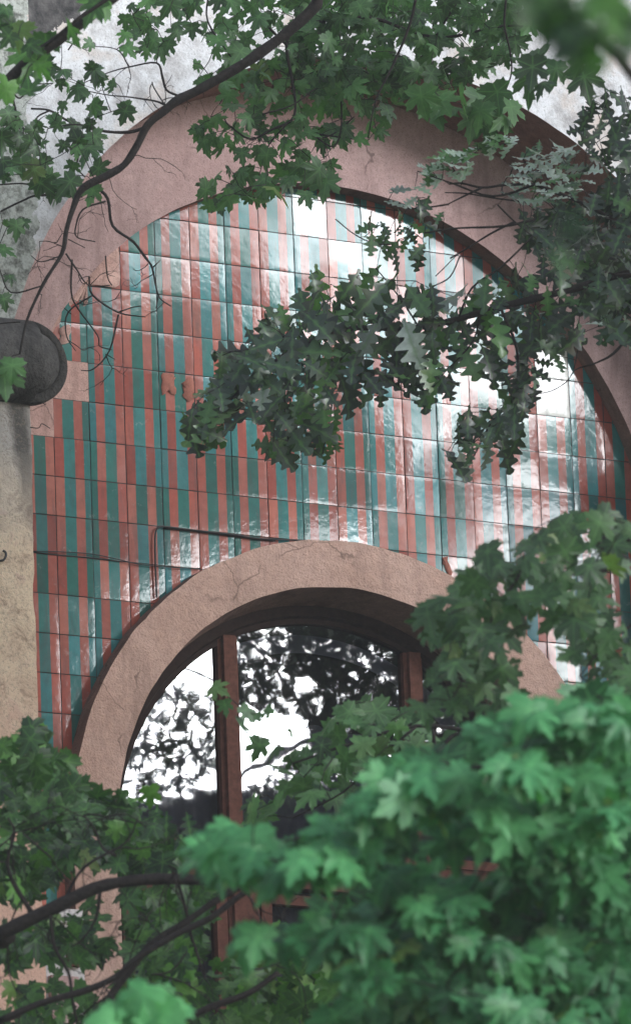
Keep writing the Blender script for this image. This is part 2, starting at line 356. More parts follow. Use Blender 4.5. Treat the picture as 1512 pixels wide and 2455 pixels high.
WX, WZ = 1.172, -2.08
TS = .15
def tiles():
    pal_r = [(.32, .082, .058), (.31, .095, .072), (.37, .12, .088), (.27, .065, .048)]
    m = MB(); cols = []; wears = []
    uc = [0, .012, .09, .18, .3, .43, .54, .65, .75, .88, .988, 1]
    vc = [0, .015, .12, .3, .5, .7, .88, .985, 1]
    missing = {(0, 2), (-1, 3)}
    rr = np.random.default_rng(3)
    for i in range(-3, 12 + 8):
        for j in range(-6, 19):
            cxx = (i + .5) * TS; czz = -(j + .5) * TS
            if math.hypot(cxx - XC, max(czz + .92, 0)) > 1.56: continue
            if (i, j) in missing: continue
            gx = .0016 + abs(rr.normal(0, .0003))
            tx, ty = rr.normal(0, .004), rr.normal(0, .004)
            if rr.random() < .12: tx *= 2.2; ty *= 2.2
            dep = rr.normal(0, .0006)
            wear = float(np.clip(rr.normal(.75, .32), .2, 1.5))
            if (i, j) in ((14, 0), (14, 1), (12, -1), (11, 2)): wear = 1.3
            tone = rr.random(); sat = rr.normal(1, .10); hueg = rr.random()
            gr = np.array([.022, .115, .092]) * (1 - hueg) + np.array([.045, .20, .215]) * hueg
            if rr.random() < .25: gr = gr * .78
            rd = np.array(pal_r[int(tone * 4) % 4]) * sat; gr = gr * sat
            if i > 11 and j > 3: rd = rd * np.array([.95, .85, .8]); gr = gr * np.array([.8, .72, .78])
            U = uc if i % 2 else [1 - q for q in uc][::-1]
            # band borders at .18 .43 .75 for odd tiles, mirrored for even ones
            P = []
            jx = rr.normal(0, .0008, 12)
            for a, u in enumerate(U):
                row = []
                for v in vc:
                    x = cxx + (u - .5) * (TS - 2 * gx) ; z = czz + (.5 - v) * (TS - 2 * gx)
                    if 1 < a < 10: x += jx[a]
                    e = min(u, 1 - u, v, 1 - v); edge = .00015 * max(0, 1 - e / .05) ** 2
                    pil = -.00012 * (1 - (2 * u - 1) ** 2) * (1 - (2 * v - 1) ** 2)
                    row.append((x, dep + edge + pil + (u - .5) * TS * tx + (v - .5) * TS * ty + .00012 * mnoise.noise(Vector((x * 25, z * 25, 3))), z))
                P.append(row)
            b0 = len(m.f); b = len(m.v)
            for row in P: m.v += row
            nv = len(vc)
            for a in range(len(U) - 1):
                uu = (U[a] + U[a + 1]) / 2; q = uu if i % 2 else 1 - uu
                green = q < .18 or .43 < q < .75
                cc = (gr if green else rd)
                if green and q < .18: cc = cc * .9
                if (i, j) in ((14, 0), (14, 1)): cc = np.array([.62, .60, .55])
                for c_ in range(nv - 1):
                    xm = (P[a][c_][0] + P[a + 1][c_ + 1][0]) / 2; zm = (P[a][c_][2] + P[a + 1][c_ + 1][2]) / 2
                    if math.hypot(xm - WX, zm - WZ) < 1.09 and zm > WZ: continue
                    if abs(xm - WX) < 1.09 and zm <= WZ: continue
                    k = b + a * nv + c_
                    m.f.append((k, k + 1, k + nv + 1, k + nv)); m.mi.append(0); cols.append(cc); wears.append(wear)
    me = m.mesh('tile_panel', True)
    ca = me.color_attributes.new('glaze', 'FLOAT_COLOR', 'CORNER')
    arr = np.ones((len(me.loops), 4), 'f'); fl = np.array([4] * len(m.f))
    arr[:, :3] = np.repeat(np.array(cols), fl, axis=0); ca.data.foreach_set('color', arr.ravel())
    cb = me.color_attributes.new('wear', 'FLOAT_COLOR', 'CORNER'); arr[:, :3] = np.repeat(np.repeat(np.array(wears), 1), fl)[:, None]; cb.data.foreach_set('color', arr.ravel())
    panel = link('tile_panel', me, M['tile'], bld)
    # mortar bed behind the tiles, open where the window is
    g = MB(); I = arch_pts(WX, WZ, 1.06, .0032, BOT, 64); O = arch_pts(XC, -.92, 1.60, .0032, BOT, 64)
    g.quad_grid([O, I], flip=True); g.build('mortar', M['grout'], bld, False)
    # plaster patches where tiles are lost
    pm = MB()
    for (i, j) in missing:
        n = 9
        pm.quad_grid([[(i * TS + TS * a / n - (.003 if a == 0 else 0), -.0015 + .0025 * mnoise.noise(Vector((i + a * .7, j + c * .7, 0))), -j * TS - TS * c / n) for c in range(n + 1)] for a in range(n + 1)], flip=True)
    pm.build('plaster_patch', M['patch'], bld)
    # thin skim of plaster that laps over the tiles beside the left of the band
    def blob(name, mat, D_, y=-.0035, th=.0012):
        q = MB(); P2 = smooth_path(D_ + [D_[0]], 4)[:-1]; P2 = [p + np.array([mnoise.noise(Vector((p[0] * .23, p[1] * .23, 1))), mnoise.noise(Vector((p[0] * .23, p[1] * .23, 7)))]) * 7 for p in P2]; W = []
        for d in P2:
            r_ = ray(*d); h = CW + r_ * ((y - CW[1]) / r_[1]); W.append(h)
        c = sum(W) / len(W); b = len(q.v); q.v.append((c[0], y - th, c[2])); nn = len(W)
        for p_ in W: q.v.append((c[0] + (p_[0] - c[0]) * .93, y - th * .9, c[2] + (p_[2] - c[2]) * .93))
        for p_ in W: q.v.append((p_[0], y + th, p_[2]))
        for k in range(nn):
            k2 = (k + 1) % nn; q.f.append((0, 1 + k, 1 + k2)); q.f.append((1 + k, 1 + nn + k, 1 + nn + k2, 1 + k2)); q.mi += [0, 0]
        return q.build(name, mat, bld)
    blob('plaster_skim', M['patch'], [(146, 705), (170, 668), (205, 640), (240, 600), (282, 588), (286, 682), (240, 684), (207, 688), (206, 735), (190, 715), (170, 735), (168, 700)])
    blob('plaster_skim', M['patch'], [(120, 772), (143, 690), (146, 760), (122, 800)])
    blob('plaster_skim', M['patch'], [(144, 786), (168, 778), (170, 815), (146, 822)])
    blob('bare_clay', M['chip'], [(386, 898), (412, 897), (418, 912), (419, 948), (402, 938), (388, 946)])
    blob('bare_clay', M['chip'], [(440, 915), (463, 905), (464, 950), (452, 962), (438, 945)])
    blob('bare_clay', M['chip'], [(1060, 1338), (1068, 1334), (1076, 1352), (1083, 1378), (1074, 1378), (1063, 1356)])
tiles()

def window():
    # surround
    s = MB(); yf = -.08; n = 120
    out_f = jig(arch_pts(1.179, WZ - .014, 1.186, yf, BOT, n), .005, 14); out_m = [(p[0] + (1.179 - p[0]) * .006, yf - .003, p[2]) for p in out_f]
    out_b = [(p[0], .002, p[2]) for p in out_f]
    inn = jig(arch_pts(1.172, WZ, .992, yf, BOT, n), .003, 14)
    mid = [tuple((np.array(a) * .5 + np.array(b) * .5) + np.array([0, -.004, 0])) for a, b in zip(out_f, inn)]
    s.quad_grid([out_f, mid, inn], flip=True)
    root = s.build('window_surround', M['ring'], bld)
    e = MB(); e.quad_grid([out_b, out_f], flip=True)
    back = arch_pts(1.172, -2.07, .95, .10, BOT, n)
    midb = [tuple(np.array(a) * .5 + np.array(b) * .5) for a, b in zip(inn, back)]
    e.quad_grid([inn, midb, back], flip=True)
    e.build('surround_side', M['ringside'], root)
    # timber window
    wn = empty('window', (0, 0, 0)); wn.parent = bld; wn.location = (0, 0, -GZ); wn.location = -bld.location
    def part(mb, name, mat, sm=False):
        o = link(name, mb.mesh(name, sm), mat); o.parent = wn; return o
    f = MB(); o1 = arch_pts(1.172, -2.07, .958, .098, BOT, n); i1 = arch_pts(1.172, -2.07, .912, .098, BOT, n)
    i2 = arch_pts(1.172, -2.07, .905, .118, BOT, n); i3 = arch_pts(1.172, -2.07, .885, .118, BOT, n); i4 = arch_pts(1.172, -2.07, .885, .15, BOT, n)
    f.quad_grid([o1, i1, i2, i3, i4], flip=True); part(f, 'frame', M['frame_dark'])
    def barz(x0, x1, z0, z1, name='mullion'):
        b = MB(); w_ = x1 - x0
        prof = [(x0, .16), (x0, .118), (x0 + .014, .116), (x0 + .016, .098), (x1 - .016, .098), (x1 - .014, .116), (x1, .118), (x1, .16)]
        b.quad_grid([[(x, y, z0) for x, y in prof], [(x, y, z1) for x, y in prof]], flip=True); return part(b, name, M['frame'])
    top = lambda x: -2.07 + math.sqrt(.90 ** 2 - (x - 1.172) ** 2)
    barz(.728, .812, -2.10, top(.77)); barz(1.53, 1.612, -2.10, top(1.57))
    barz(.738, .87, BOT, -2.222); barz(1.48, 1.61, BOT, -2.222)
    t = MB(); t.box(.285, 2.06, .088, .16, -2.215, -2.095); t.box(.285, 2.06, .078, .16, -2.095, -2.06); part(t, 'transom', M['frame'])
    ss = MB()
    for x0, x1 in ((.29, .73), (.875, 1.475), (1.615, 2.05)):
        ss.box(x0, x1, .112, .16, -2.275, -2.236); ss.box(x0, x0 + .045, .112, .16, BOT, -2.2755); ss.box(x1 - .045, x1, .112, .16, BOT, -2.2755)
    part(ss, 'sash', M['frame'])
    for x0, x1 in ((.27, .73), (.81, 1.535), (1.61, 2.07)):
        g = MB(); N = 16
        P = [[(x, .14, z) for z in (-2.06, min(-1.0, -2.07 + math.sqrt(max(.0001, .9 ** 2 - (x - 1.172) ** 2))))] for x in np.linspace(x0, x1, N + 1)]
        g.quad_grid(P); part(g, 'glass_pane', M['glass'])
        g = MB(); g.quad_grid([[(x, .142, z) for z in (BOT, -2.235)] for x in (x0, x1)]); part(g, 'glass_pane', M['glass'])
    # room behind the panes and a pleated curtain
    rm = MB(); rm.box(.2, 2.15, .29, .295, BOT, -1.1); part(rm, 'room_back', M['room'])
    c = MB(); xs = np.linspace(.31, 2.03, 150)
    c.quad_grid([[(x, .235 + .018 * math.sin(x * 58 + 2 * math.sin(x * 9)), z) for z in (BOT, -2.07 + .8 * math.sqrt(max(0.01, 1 - ((x - 1.172) / .92) ** 2)) - .28)] for x in xs])
    part(c, 'curtain', M['curtain'], True)
    r2 = MB(); r2.quad_grid([arch_pts(1.172, -2.07, .86, .2, -2.0, 60)[2:-2], arch_pts(1.172, -2.07, .79, .2, -2.0, 60)[2:-2]], flip=True)
    part(r2, 'inner_trim', M['curtain'])
window()

def pier():
    def one(x_edge, x_far, name):
        m = MB(); N = 90; zs = np.linspace(-.52, -4.2, N)
        P = []
        for z in zs:
            k = .010 * mnoise.noise(Vector((z * 3.1, 1, 0))) + .006 * mnoise.noise(Vector((z * 14, 2, 0)))
            if -1.30 > z > -1.40: k -= .008
            e = x_edge + (k if x_edge < 1 else -k); sg = 1 if x_edge < 1 else -1
            P.append([(x_far, -.505, z), (e - sg * .06, -.505, z), (e - sg * .012, -.50, z), (e, -.485, z), (e + sg * .004, -.2, z), (e + sg * .004, -.01, z)])
        m.quad_grid(P, flip=(x_edge > 1)); 
        m.quad_grid([P[0], [(p[0], -.01, p[2]) for p in P[0]]])
        m.box(min(x_far, x_edge), max(x_far, x_edge), -.505, -.482, GZ, -4.2)
        m.build(name, M['pier'], bld)
    one(-.352, -1.6, 'pier'); one(2.73, 4.0, 'pier')
    for x0, sg in ((-.358, -1), (2.736, 1)):
        # impost roll and its round end
        m = MB(); rows = []
        for x in (x0 + sg * .01, x0 + sg * 1.3):
            rows.append([(x, -.49 - .15 * math.sin(a), -.484 + .158 * math.cos(a)) for a in np.linspace(-.2, math.pi + .2, 20)])
        m.quad_grid(rows, flip=(sg > 0)); imp = m.build('impost_roll', M['stone'], bld)
        d = MB()
        xb = x0; x0 = x0 - sg * -.012
        prof = [(.0, -.47), (.152, -.47), (.157, -.49), (.157, -.522), (.150, -.532), (.122, -.528), (.118, -.515)]
        d.quad_grid([[(x0 + r * math.cos(a), y, -.485 + r * math.sin(a)) for r, y in prof] for a in np.linspace(0, 2 * math.pi, 49)[:-1]], closed_u=True)
        d.build('disc', M['stonedark'], imp)
        b = MB(); prof = [(.119, -.515)] + [(.119 * math.cos(t), -.522 - .075 * math.sin(t)) for t in np.linspace(.1, math.pi / 2, 12)]
        rows = []
        for a in np.linspace(0, 2 * math.pi, 49)[:-1]:
            row = []
            for r, y in prof:
                p = Vector((x0 + r * math.cos(a), y, -.485 + r * math.sin(a))); q = mnoise.noise(p * 18) * .006
                row.append((p.x, p.y + q, p.z))
            rows.append(row)
        b.quad_grid(rows, closed_u=True); b.build('stone_boss', M['stone'], imp)
    # little white block with a brown slot low beside the window
    k = MB(); k.box(-.225, .0, -.12, 0, -3.2, -2.405); k.box(-.24, .004, -.14, -.004, -2.46, -2.43)
    kb = k.build('side_block', M['white_block'], bld, False)
    k = MB(); k.box(-.075, -.022, -.15, -.122, -2.62, -2.50); k.build('slot_cover', M['frame'], kb, False)
    k = MB(); k.box(-.15, -.04, -.15, -.1215, -3.0, -2.66); k.build('slot_cover', M['band'], kb, False)
pier()

def cables():
    def w3(D_, y): 
        out = []
        for d in D_:
            r_ = ray(*d); out.append(CW + r_ * ((y - CW[1]) / r_[1]))
        return out
    c = MB()
    c.tube(smooth_path(w3([(376, 1432), (373, 1360), (372, 1290), (377, 1268), (390, 1262), (440, 1268), (500, 1275), (560, 1282), (620, 1291), (690, 1294), (750, 1297)], -.012), 4), .0035, 6)
    c.tube(smooth_path(w3([(392, 1266), (470, 1274), (540, 1283), (620, 1293), (660, 1297)], -.006), 4), .0028, 6)
    o = c.build('cable', M['cable']); tag(o, 'black cable bending down over the striped tiles to the window arch', 'cable')
    c = MB()
    c.tube(smooth_path(w3([(76, 1321), (150, 1323), (220, 1328), (280, 1340), (330, 1352), (392, 1359), (480, 1363)], -.010), 4), .0019, 6)
    c.tube(smooth_path(w3([(76, 1322), (140, 1330), (220, 1337), (300, 1347)], -.005), 4), .0016, 6)
    o = c.build('wire', M['cable']); tag(o, 'thin wire stretched across the lower left tiles from the pier', 'wire')
    h = MB(); P = [at(x, y, 27.35) for x, y in [(8, 1320), (14, 1322), (15, 1331), (12, 1340), (5, 1344), (-2, 1342)]]
    P = w3([(8, 1320), (14, 1324), (15, 1333), (11, 1341), (4, 1344), (0, 1341)], -.52); P[-1] = P[-1] + np.array([-.01, .03, 0])
    h.tube(smooth_path(P, 4), .0045, 7); o = h.build('iron_hook', M['iron']); tag(o, 'small black iron hook set in the tan pier at the left edge', 'hook')
cables()

# ------------------------------------------------------------------ leaves
def maple_shape():
    # polar outline about the blade centre, base (petiole) at the bottom, tip up
    pts = [(0, -.32), (.13, -.40), (.24, -.36), (.34, -.41), (.36, -.28), (.50, -.24), (.40, -.12), (.30, -.04), (.42, .03), (.52, .14),
           (.47, .18), (.50, .32), (.38, .27), (.31, .27), (.17, .14), (.17, .30), (.22, .42), (.12, .44), (.08, .55), (0, .68)]
    full = pts + [(-x, y) for x, y in pts[-2:0:-1]]
    c = (0.0, -.06); V = [c] + full; n = len(full)
    F = [(0, 1 + k, 1 + (k + 1) % n) for k in range(n)]
    V = np.array([(x, y, 0) for x, y in V], float); r2 = V[:, 0] ** 2 + (V[:, 1] + .06) ** 2
    V[:, 2] = -.32 * r2 + .05 * np.abs(V[:, 0]); V[0, 2] = .03
    g = np.zeros(len(V)); tips = [0, 5, 9, 19]; g[0] = 1
    for k in tips:
        g[1 + k] = 1
        if 0 < k < 19: g[1 + 38 - k] = 1
    return V, np.array(F), g
def oak_shape():
    env = lambda t: .03 + .30 * math.sin(math.pi * min(1, t ** 1.25)) ** .8
    n = 21; V = []; F = []
    for k in range(n):
        t = k / (n - 1); e = env(t)
        lob = .62 + .38 * math.cos(2 * math.pi * (t * 4.2 - .05)); b = max(.012, e * lob) if k < n - 1 else .02
        b2 = max(.012, e * (.62 + .38 * math.cos(2 * math.pi * (t * 4.2 + .12))))
        sh = .05 * (b / .3)
        V += [(0, t - .5, 0), (b, t - .5 + sh, 0), (-b2, t - .5 + sh, 0)]
    for k in range(n - 1):
        a = 3 * k; b = a + 3
        F += [(a, a + 1, b + 1), (a, b + 1, b), (a, b, b + 2), (a, b + 2, a + 2)]
    V = np.array(V, float); V[:, 2] = .30 * np.abs(V[:, 0]) - .45 * (V[:, 1]) ** 2; return V, np.array(F), (np.abs(V[:, 0]) < 1e-6).astype(float)
SHAPES = {'maple': maple_shape(), 'oak': oak_shape()}

def inside(poly, x, y):
    c = False; n = len(poly); j = n - 1
    for i in range(n):
        xi, yi = poly[i]; xj, yj = poly[j]
        if (yi > y) != (yj > y) and x < (xj - xi) * (y - yi) / (yj - yi) + xi: c = not c
        j = i
    return c
def fill(poly, sp, holes=(), jit=.45, keep=1.0):
    xs = [p[0] for p in poly]; ys = [p[1] for p in poly]; out = []
    y = min(ys); row = 0
    while y < max(ys) + sp:
        x = min(xs) + (row % 2) * sp / 2
        while x < max(xs) + sp:
            px = x + rng.uniform(-jit, jit) * sp; py = y + rng.uniform(-jit, jit) * sp
            if inside(poly, px, py) and rng.random() < keep and not any((px - h[0]) ** 2 + (py - h[1]) ** 2 < h[2] ** 2 for h in holes):
                out.append((px, py))
            x += sp
        y += sp * .87; row += 1
    return out
class Foliage:
    def __init__(s): s.items = []
    # size metres, tone 0..1 base, ang: direction of the tip in the picture plane (0 = down), up: how far the blade faces the sky
    def add(s, D_, depth, dd, size, kind='maple', tone=.5, tvar=.25, up=.35, tilt=.5, angv=.7, ang=0., dry=.05, mirror=False, spread=0):
        for (px, py) in D_:
            d = depth + rng.uniform(-dd, dd)
            p = (mirror_at if mirror else at)(px, py, d)
            f = FW if not mirror else np.array([-FW[0], FW[1], -FW[2]]) * -1
            nrm = -f if not mirror else np.array([FW[0], -FW[1], FW[2]]) * -1
            n_ = nrm + np.array([0, 0, up]) + rng.normal(0, tilt, 3); n_ /= np.linalg.norm(n_)
            a = ang + rng.normal(0, angv)
            tip = RT * math.sin(a) + DN * math.cos(a)
            tip = tip - n_ * tip.dot(n_); tip /= max(np.linalg.norm(tip), 1e-6)
            sz = size * rng.uniform(.62, 1.25)
            dr = rng.random(); dryv = 0 if dr > dry else rng.uniform(.3, .8)
            s.items.append((p, n_, tip, sz, kind, float(np.clip(tone + rng.normal(0, tvar), 0, 1)), dryv))
    def build(s, parent, mat, name='foliage'):
        Vs = []; Fs = []; Ts = []; b = 0
        for p, n_, tip, sz, kind, tone, dr in s.items:
            V, F, g = SHAPES[kind]; side = np.cross(tip, n_)
            cur = rng.uniform(.2, 2.4 if kind == 'maple' else 1.1) * (1 if rng.random() < .85 else -1); tw = rng.normal(0, .45)
            W = p + sz * (V[:, :1] * side * rng.uniform(.75, 1.12) + V[:, 1:2] * tip + (V[:, 2:] * cur + V[:, :1] * V[:, 1:2] * tw) * n_)
            Vs.append(W); Fs.append(F + b); b += len(V)
            t4 = np.tile([tone, 0, dr, 1], (len(V), 1)); t4[:, 1] = g; Ts.append(t4)
        V = np.concatenate(Vs); F = np.concatenate(Fs); T = np.concatenate(Ts).astype('f')
        me = bpy.data.meshes.new(name); me.vertices.add(len(V)); me.vertices.foreach_set('co', V.astype('f').ravel())
        me.loops.add(F.size); me.loops.foreach_set('vertex_index', F.astype('i').ravel())
        me.polygons.add(len(F)); me.polygons.foreach_set('loop_start', np.arange(0, F.size, 3, dtype='i'))
        me.update(calc_edges=True); me.polygons.foreach_set('use_smooth', [True] * len(F))
        ca = me.color_attributes.new('tint', 'FLOAT_COLOR', 'POINT'); ca.data.foreach_set('color', T.ravel())
        me.validate(); return link(name, me, mat, parent)

class Skeleton:                          # limbs given as picture points plus depth, widths in picture pixels
    def __init__(s): s.mb = MB(); s.nodes = []; s.rad = []
    def limb(s, D_, depth, w, mirror=False, pre=None, rpre=None):
        f = mirror_at if mirror else at
        P = [f(x, y, depth if not hasattr(depth, '__len__') else np.interp(k, np.linspace(0, len(D_) - 1, len(depth)), depth)) for k, (x, y) in enumerate(D_)]
        dd = depth if not hasattr(depth, '__len__') else sum(depth) / len(depth)
        dist = dd if not mirror else 28.5 + dd
        ws = np.interp(np.arange(len(D_)), np.linspace(0, len(D_) - 1, len(w)), w) * dist / FPX / 2 if hasattr(w, '__len__') else np.full(len(D_), w * dist / FPX / 2)
        if pre is not None:
            P = [np.array(q, float) for q in pre] + P; ws = np.concatenate([np.array(rpre), ws])
        S = smooth_path([np.append(p, r) for p, r in zip(P, ws)], 4)
        C = [q[:3] + np.array(mnoise.noise_vector(Vector(q[:3] * 5))) * .006 for q in S]; rr_ = [max(q[3], .0008) * (1 + .16 * mnoise.noise(Vector(q[:3] * 30)) + .1 * mnoise.noise(Vector(q[:3] * 9))) for q in S]
        s.mb.tube(C, rr_, 8 if max(ws) > .008 else 5)
        s.nodes += C; s.rad += rr_
    def sprigs(s, region, count, seed, L=.16, r0=.0014, mirror=False):
        g = np.random.default_rng(seed); base = [k for k, q in enumerate(s.nodes)]
        def proj(q):
            v = q - CW; z = v.dot(FW); return 756 + FPX * v.dot(RT) / z, 1227.4 + FPX * v.dot(DN) / z
        cand = [s.nodes[k] for k in base if region[0] < proj(s.nodes[k])[0] < region[2] and region[1] < proj(s.nodes[k])[1] < region[3]]
        if not cand: return
        def grow(p, dr, ln, r, lev):
            P = [p]; n = 6
            for k in range(n):
                dr = dr + g.normal(0, .28, 3) + np.array([0, 0, -.06]); dr /= np.linalg.norm(dr); P.append(P[-1] + dr * ln / n)
                if lev < 2 and k in (2, 4) and g.random() < .75: grow(P[-1], dr + g.normal(0, .8, 3), ln * .5, r * .65, lev + 1)
            s.mb.tube(P, [r * (1.15 if k % 2 else .95) * (1 - .09 * k) for k in range(n + 1)], 3)
        for _ in range(count):
            p = cand[g.integers(len(cand))]; d_ = RT * g.normal() + DN * g.normal(.2) + FW * g.normal(0, .5); grow(p, d_ / np.linalg.norm(d_), L * g.uniform(.5, 1.4), r0 * g.uniform(.7, 1.2), 0)
    def twigs(s, fol, maxlen=.5, frac=1.0, r0=.0016, every=1):
        if not s.nodes: return
        N = [n for n in s.nodes]; base = np.array(N)
        items = fol.items[::every]
        P = np.array([p - t * sz * .34 for p, n_, t, sz, *_ in items])
        d0 = np.array([np.min(((base - p) ** 2).sum(1)) for p in P])
        cap = 12000; arr = np.zeros((len(base) + 3 * len(P) + 5, 3)); arr[:len(base)] = base; cnt = len(base)
        for k in np.argsort(d0):
            if rng.random() > frac: continue
            p = P[k]; d = ((arr[:cnt] - p) ** 2).sum(1); q = arr[int(np.argmin(d))].copy(); L = math.sqrt(float(d.min()))
            if L > maxlen or L < .004: continue
            m1 = q * .5 + p * .5 + np.array([0, 0, .08 * L]) + rng.normal(0, .05 * L, 3)
            r = r0 * (1 + min(L, .4) * 2)
            s.mb.tube([q, m1, p], [r * 1.25, r, r * .6], 3)
            arr[cnt] = m1; arr[cnt + 1] = p; cnt += 2
def tree(name_loc, label, trunk_top, trunk_r, skel_list, fols, bark='bark', cat='tree', group=None, lean=(0, 0)):
    root = empty('maple_tree' if 'maple' in label else 'oak_tree', name_loc, label, cat, group)
    x, y, z = name_loc; m = MB(); zs = np.linspace(z - .1, trunk_top, 14)
    P = [np.array([x + lean[0] * k / 13 + .05 * math.sin(k * .9), y + lean[1] * k / 13 + .05 * math.cos(k * 1.1), zz]) for k, zz in enumerate(zs)]
    rad = [trunk_r * (1 - .55 * k / 13) * (1.35 if k == 0 else 1) for k in range(14)]
    m.tube(smooth_path(P, 3), list(np.interp(np.linspace(0, 13, len(smooth_path(P, 3))), range(14), rad)), 14)
    m.build('trunk', M[bark], root)
    for s in skel_list: s.mb.build('limbs', M[bark], root)
    for f, mt in fols:
        if f.items: f.build(root, M[mt], 'crown')
    return root
z1 = lambda L: [(x * .5002, y * .5002) for x, y in L]
z2 = lambda L: [(756.3 + x * .5, y * .5) for x, y in L]
z3 = lambda L: [(x * .5002, 613.6 + y * .5002) for x, y in L]
z4 = lambda L: [(756.3 + x * .5, 613.6 + y * .5) for x, y in L]
z6 = lambda L: [(756.3 + x * .5, 1227.3 + y * .5) for x, y in L]
z7 = lambda L: [(x * .5, 1841 + y * .5) for x, y in L]

# --- maple hanging over the top of the arch
def maple_top():
    S = Skeleton(); d = 26.8
    S.limb([(800, -60)] + z1([(1512, 20), (1400, 130), (1280, 230), (1130, 330), (950, 430), (850, 480), (780, 540), (710, 600), (660, 700), (600, 790), (520, 840), (400, 900), (350, 1000), (320, 1100), (300, 1215)]) + z3([(205, 140), (130, 300), (95, 470)]),
           26.2, [28, 28, 26, 23, 21, 19, 18, 20, 13, 10, 7, 5], pre=[(4.6, -2.6, 2.6), at(1900, -560, 26.4), at(1250, -330, 26.3)], rpre=[.07, .045, .03])
    for L, w in [(z1([(1400, 130), (1375, 220), (1400, 380), (1410, 560), (1300, 620), (1200, 665), (1100, 600), (1080, 570)]), (9, 7, 6, 3)),
                 (z1([(1410, 565), (1512, 650), (1600, 640), (1700, 560)]), (6, 3)),
                 (z1([(1410, 560), (1290, 690), (1240, 850)]), (5, 2)), (z1([(1260, 550), (1400, 510), (1512, 430)]), (4, 4)),
                 (z1([(720, 600), (620, 628), (480, 620), (340, 585), (240, 530), (150, 520)]), (10, 8, 7, 5)),
                 (z1([(340, 585), (380, 700), (370, 800), (410, 850)]), (5, 3)), (z1([(230, 620), (340, 600), (420, 600)]), (3, 4)),
                 (z1([(240, 530), (180, 560), (160, 620), (60, 600)]), (5, 3)),
                 (z1([(860, 460), (800, 430), (780, 370), (750, 300), (620, 320), (520, 350), (400, 400)]), (7, 6, 4, 2)), (z1([(790, 500), (740, 480), (620, 460), (500, 450), (300, 410)]), (7, 4, 2)),
                 (z1([(790, 500), (740, 420), (730, 390)]), (4, 3)), (z1([(620, 320), (560, 240), (420, 220)]), (4, 2)),
                 (z1([(400, 935), (190, 930), (100, 960), (0, 1010)]), (9, 6, 5)), (z1([(190, 930), (130, 880), (-20, 885)]), (5, 4)),
                 (z1([(60, 430), (70, 500), (100, 620)]), (6, 6)), (z1([(60, 440), (100, 470), (160, 410), (260, 400)]), (5, 3)), (z1([(380, 100), (370, 180), (330, 240)]), (5, 4)),
                 (z1([(460, 890), (520, 950), (540, 1080), (640, 1160), (700, 1240)]) + z3([(730, 60), (760, 190), (820, 240)]), (9, 8, 7, 5, 3)), (z3([(760, 190), (750, 250)]), (4, 2)), (z3([(730, 60), (770, 20)]), (4, 2)),
                 (z1([(510, 960), (400, 1000), (365, 1090), (375, 1140), (460, 1160)]), (5, 4, 3)), (z1([(320, 1190), (240, 1160), (190, 1160)]), (3, 2)), (z1([(330, 1150), (410, 1190)]), (3, 2)),
                 (z3([(205, 140), (50, 170), (0, 60)]), (5, 3)), (z3([(320, -10), (370, 60), (430, 140), (530, 140)]), (5, 4, 3)), (z3([(350, 20), (345, 180), (380, 260), (470, 380), (480, 430), (540, 450)]), (5, 4, 3)),
                 (z3([(430, 100), (445, 190), (570, 270), (700, 290)]), (6, 5, 3)), (z3([(570, 270), (640, 245), (680, 240)]), (4, 2)), (z3([(445, 190), (330, 270), (320, 380), (365, 455)]), (5, 4, 2)), (z3([(345, 280), (310, 250)]), (3, 2)),
                 (z3([(570, 280), (530, 450), (450, 540), (390, 545)]), (5, 4, 2)), (z3([(510, 470), (555, 495)]), (3, 2)), (z3([(510, 0), (520, 100), (540, 140)]), (4, 3)), (z3([(300, 0), (200, 30), (150, 0)]), (4, 2)),
                 (z3([(100, 320), (0, 330), (-40, 350)]), (4, 3)), (z3([(150, 705), (190, 700), (220, 715)]), (3, 2)), (z3([(145, 820), (185, 825), (200, 805), (240, 830)]), (3, 2)), (z3([(0, 630), (60, 665)]), (5, 2))]:
        S.limb(L, d + rng.uniform(-.1, .1), w)
    for L, w in [([(720, 60), (880, 40), (1050, 90), (1250, 60), (1400, 120)], (10, 8, 5)), ([(1000, -40), (980, 60), (940, 160), (900, 240), (880, 330)], (9, 6, 3)), ([(1213, 0), (1210, 60), (1222, 120), (1225, 175), (1210, 225)], (6, 5, 3)),
                 ([(690, 110), (640, 60), (590, 0), (560, -60)], (6, 8)), ([(500, -20), (498, 50), (560, 145)], (5, 5, 4)), ([(760, 320), (830, 330), (880, 340)], (5, 3)), ([(756, 325), (800, 350), (820, 300), (815, 210)], (5, 4)), ([(1100, 0), (1060, 60), (1000, 150)], (7, 4))]:
        S.limb(L, d + rng.uniform(-.2, .2), w)
    F = Foliage(); k = dict(kind='maple', tone=.5, up=.2, tilt=.55, angv=.8, dry=.015)
    d = 27.1
    F.add(fill([(275, 70), (330, -10), (760, -10), (710, 60), (590, 160), (520, 130), (440, 60), (400, 130), (350, 130), (295, 115)], 28, [(395, 30, 18), (490, 30, 14), (505, 50, 16), (470, 100, 14), (600, 75, 22), (400, 75, 18)]), 27.0, .25, .076, **k)
    F.add(fill([(760, -10), (1260, -10), (1290, 60), (1240, 130), (1200, 160), (1130, 190), (1000, 200), (930, 240), (820, 220), (720, 180), (600, 190), (640, 130), (700, 80)], 21,
               [(790, 115, 14), (870, 105, 20), (890, 85, 14), (970, 110, 22), (960, 125, 18), (1025, 55, 22), (1035, 15, 16), (1065, 130, 24), (1080, 165, 14), (1090, 25, 14), (1110, 90, 16), (1165, 110, 16), (805, 30, 12), (880, 25, 10), (640, 130, 14)]), 27.0, .25, .078, **dict(k, tone=.42))
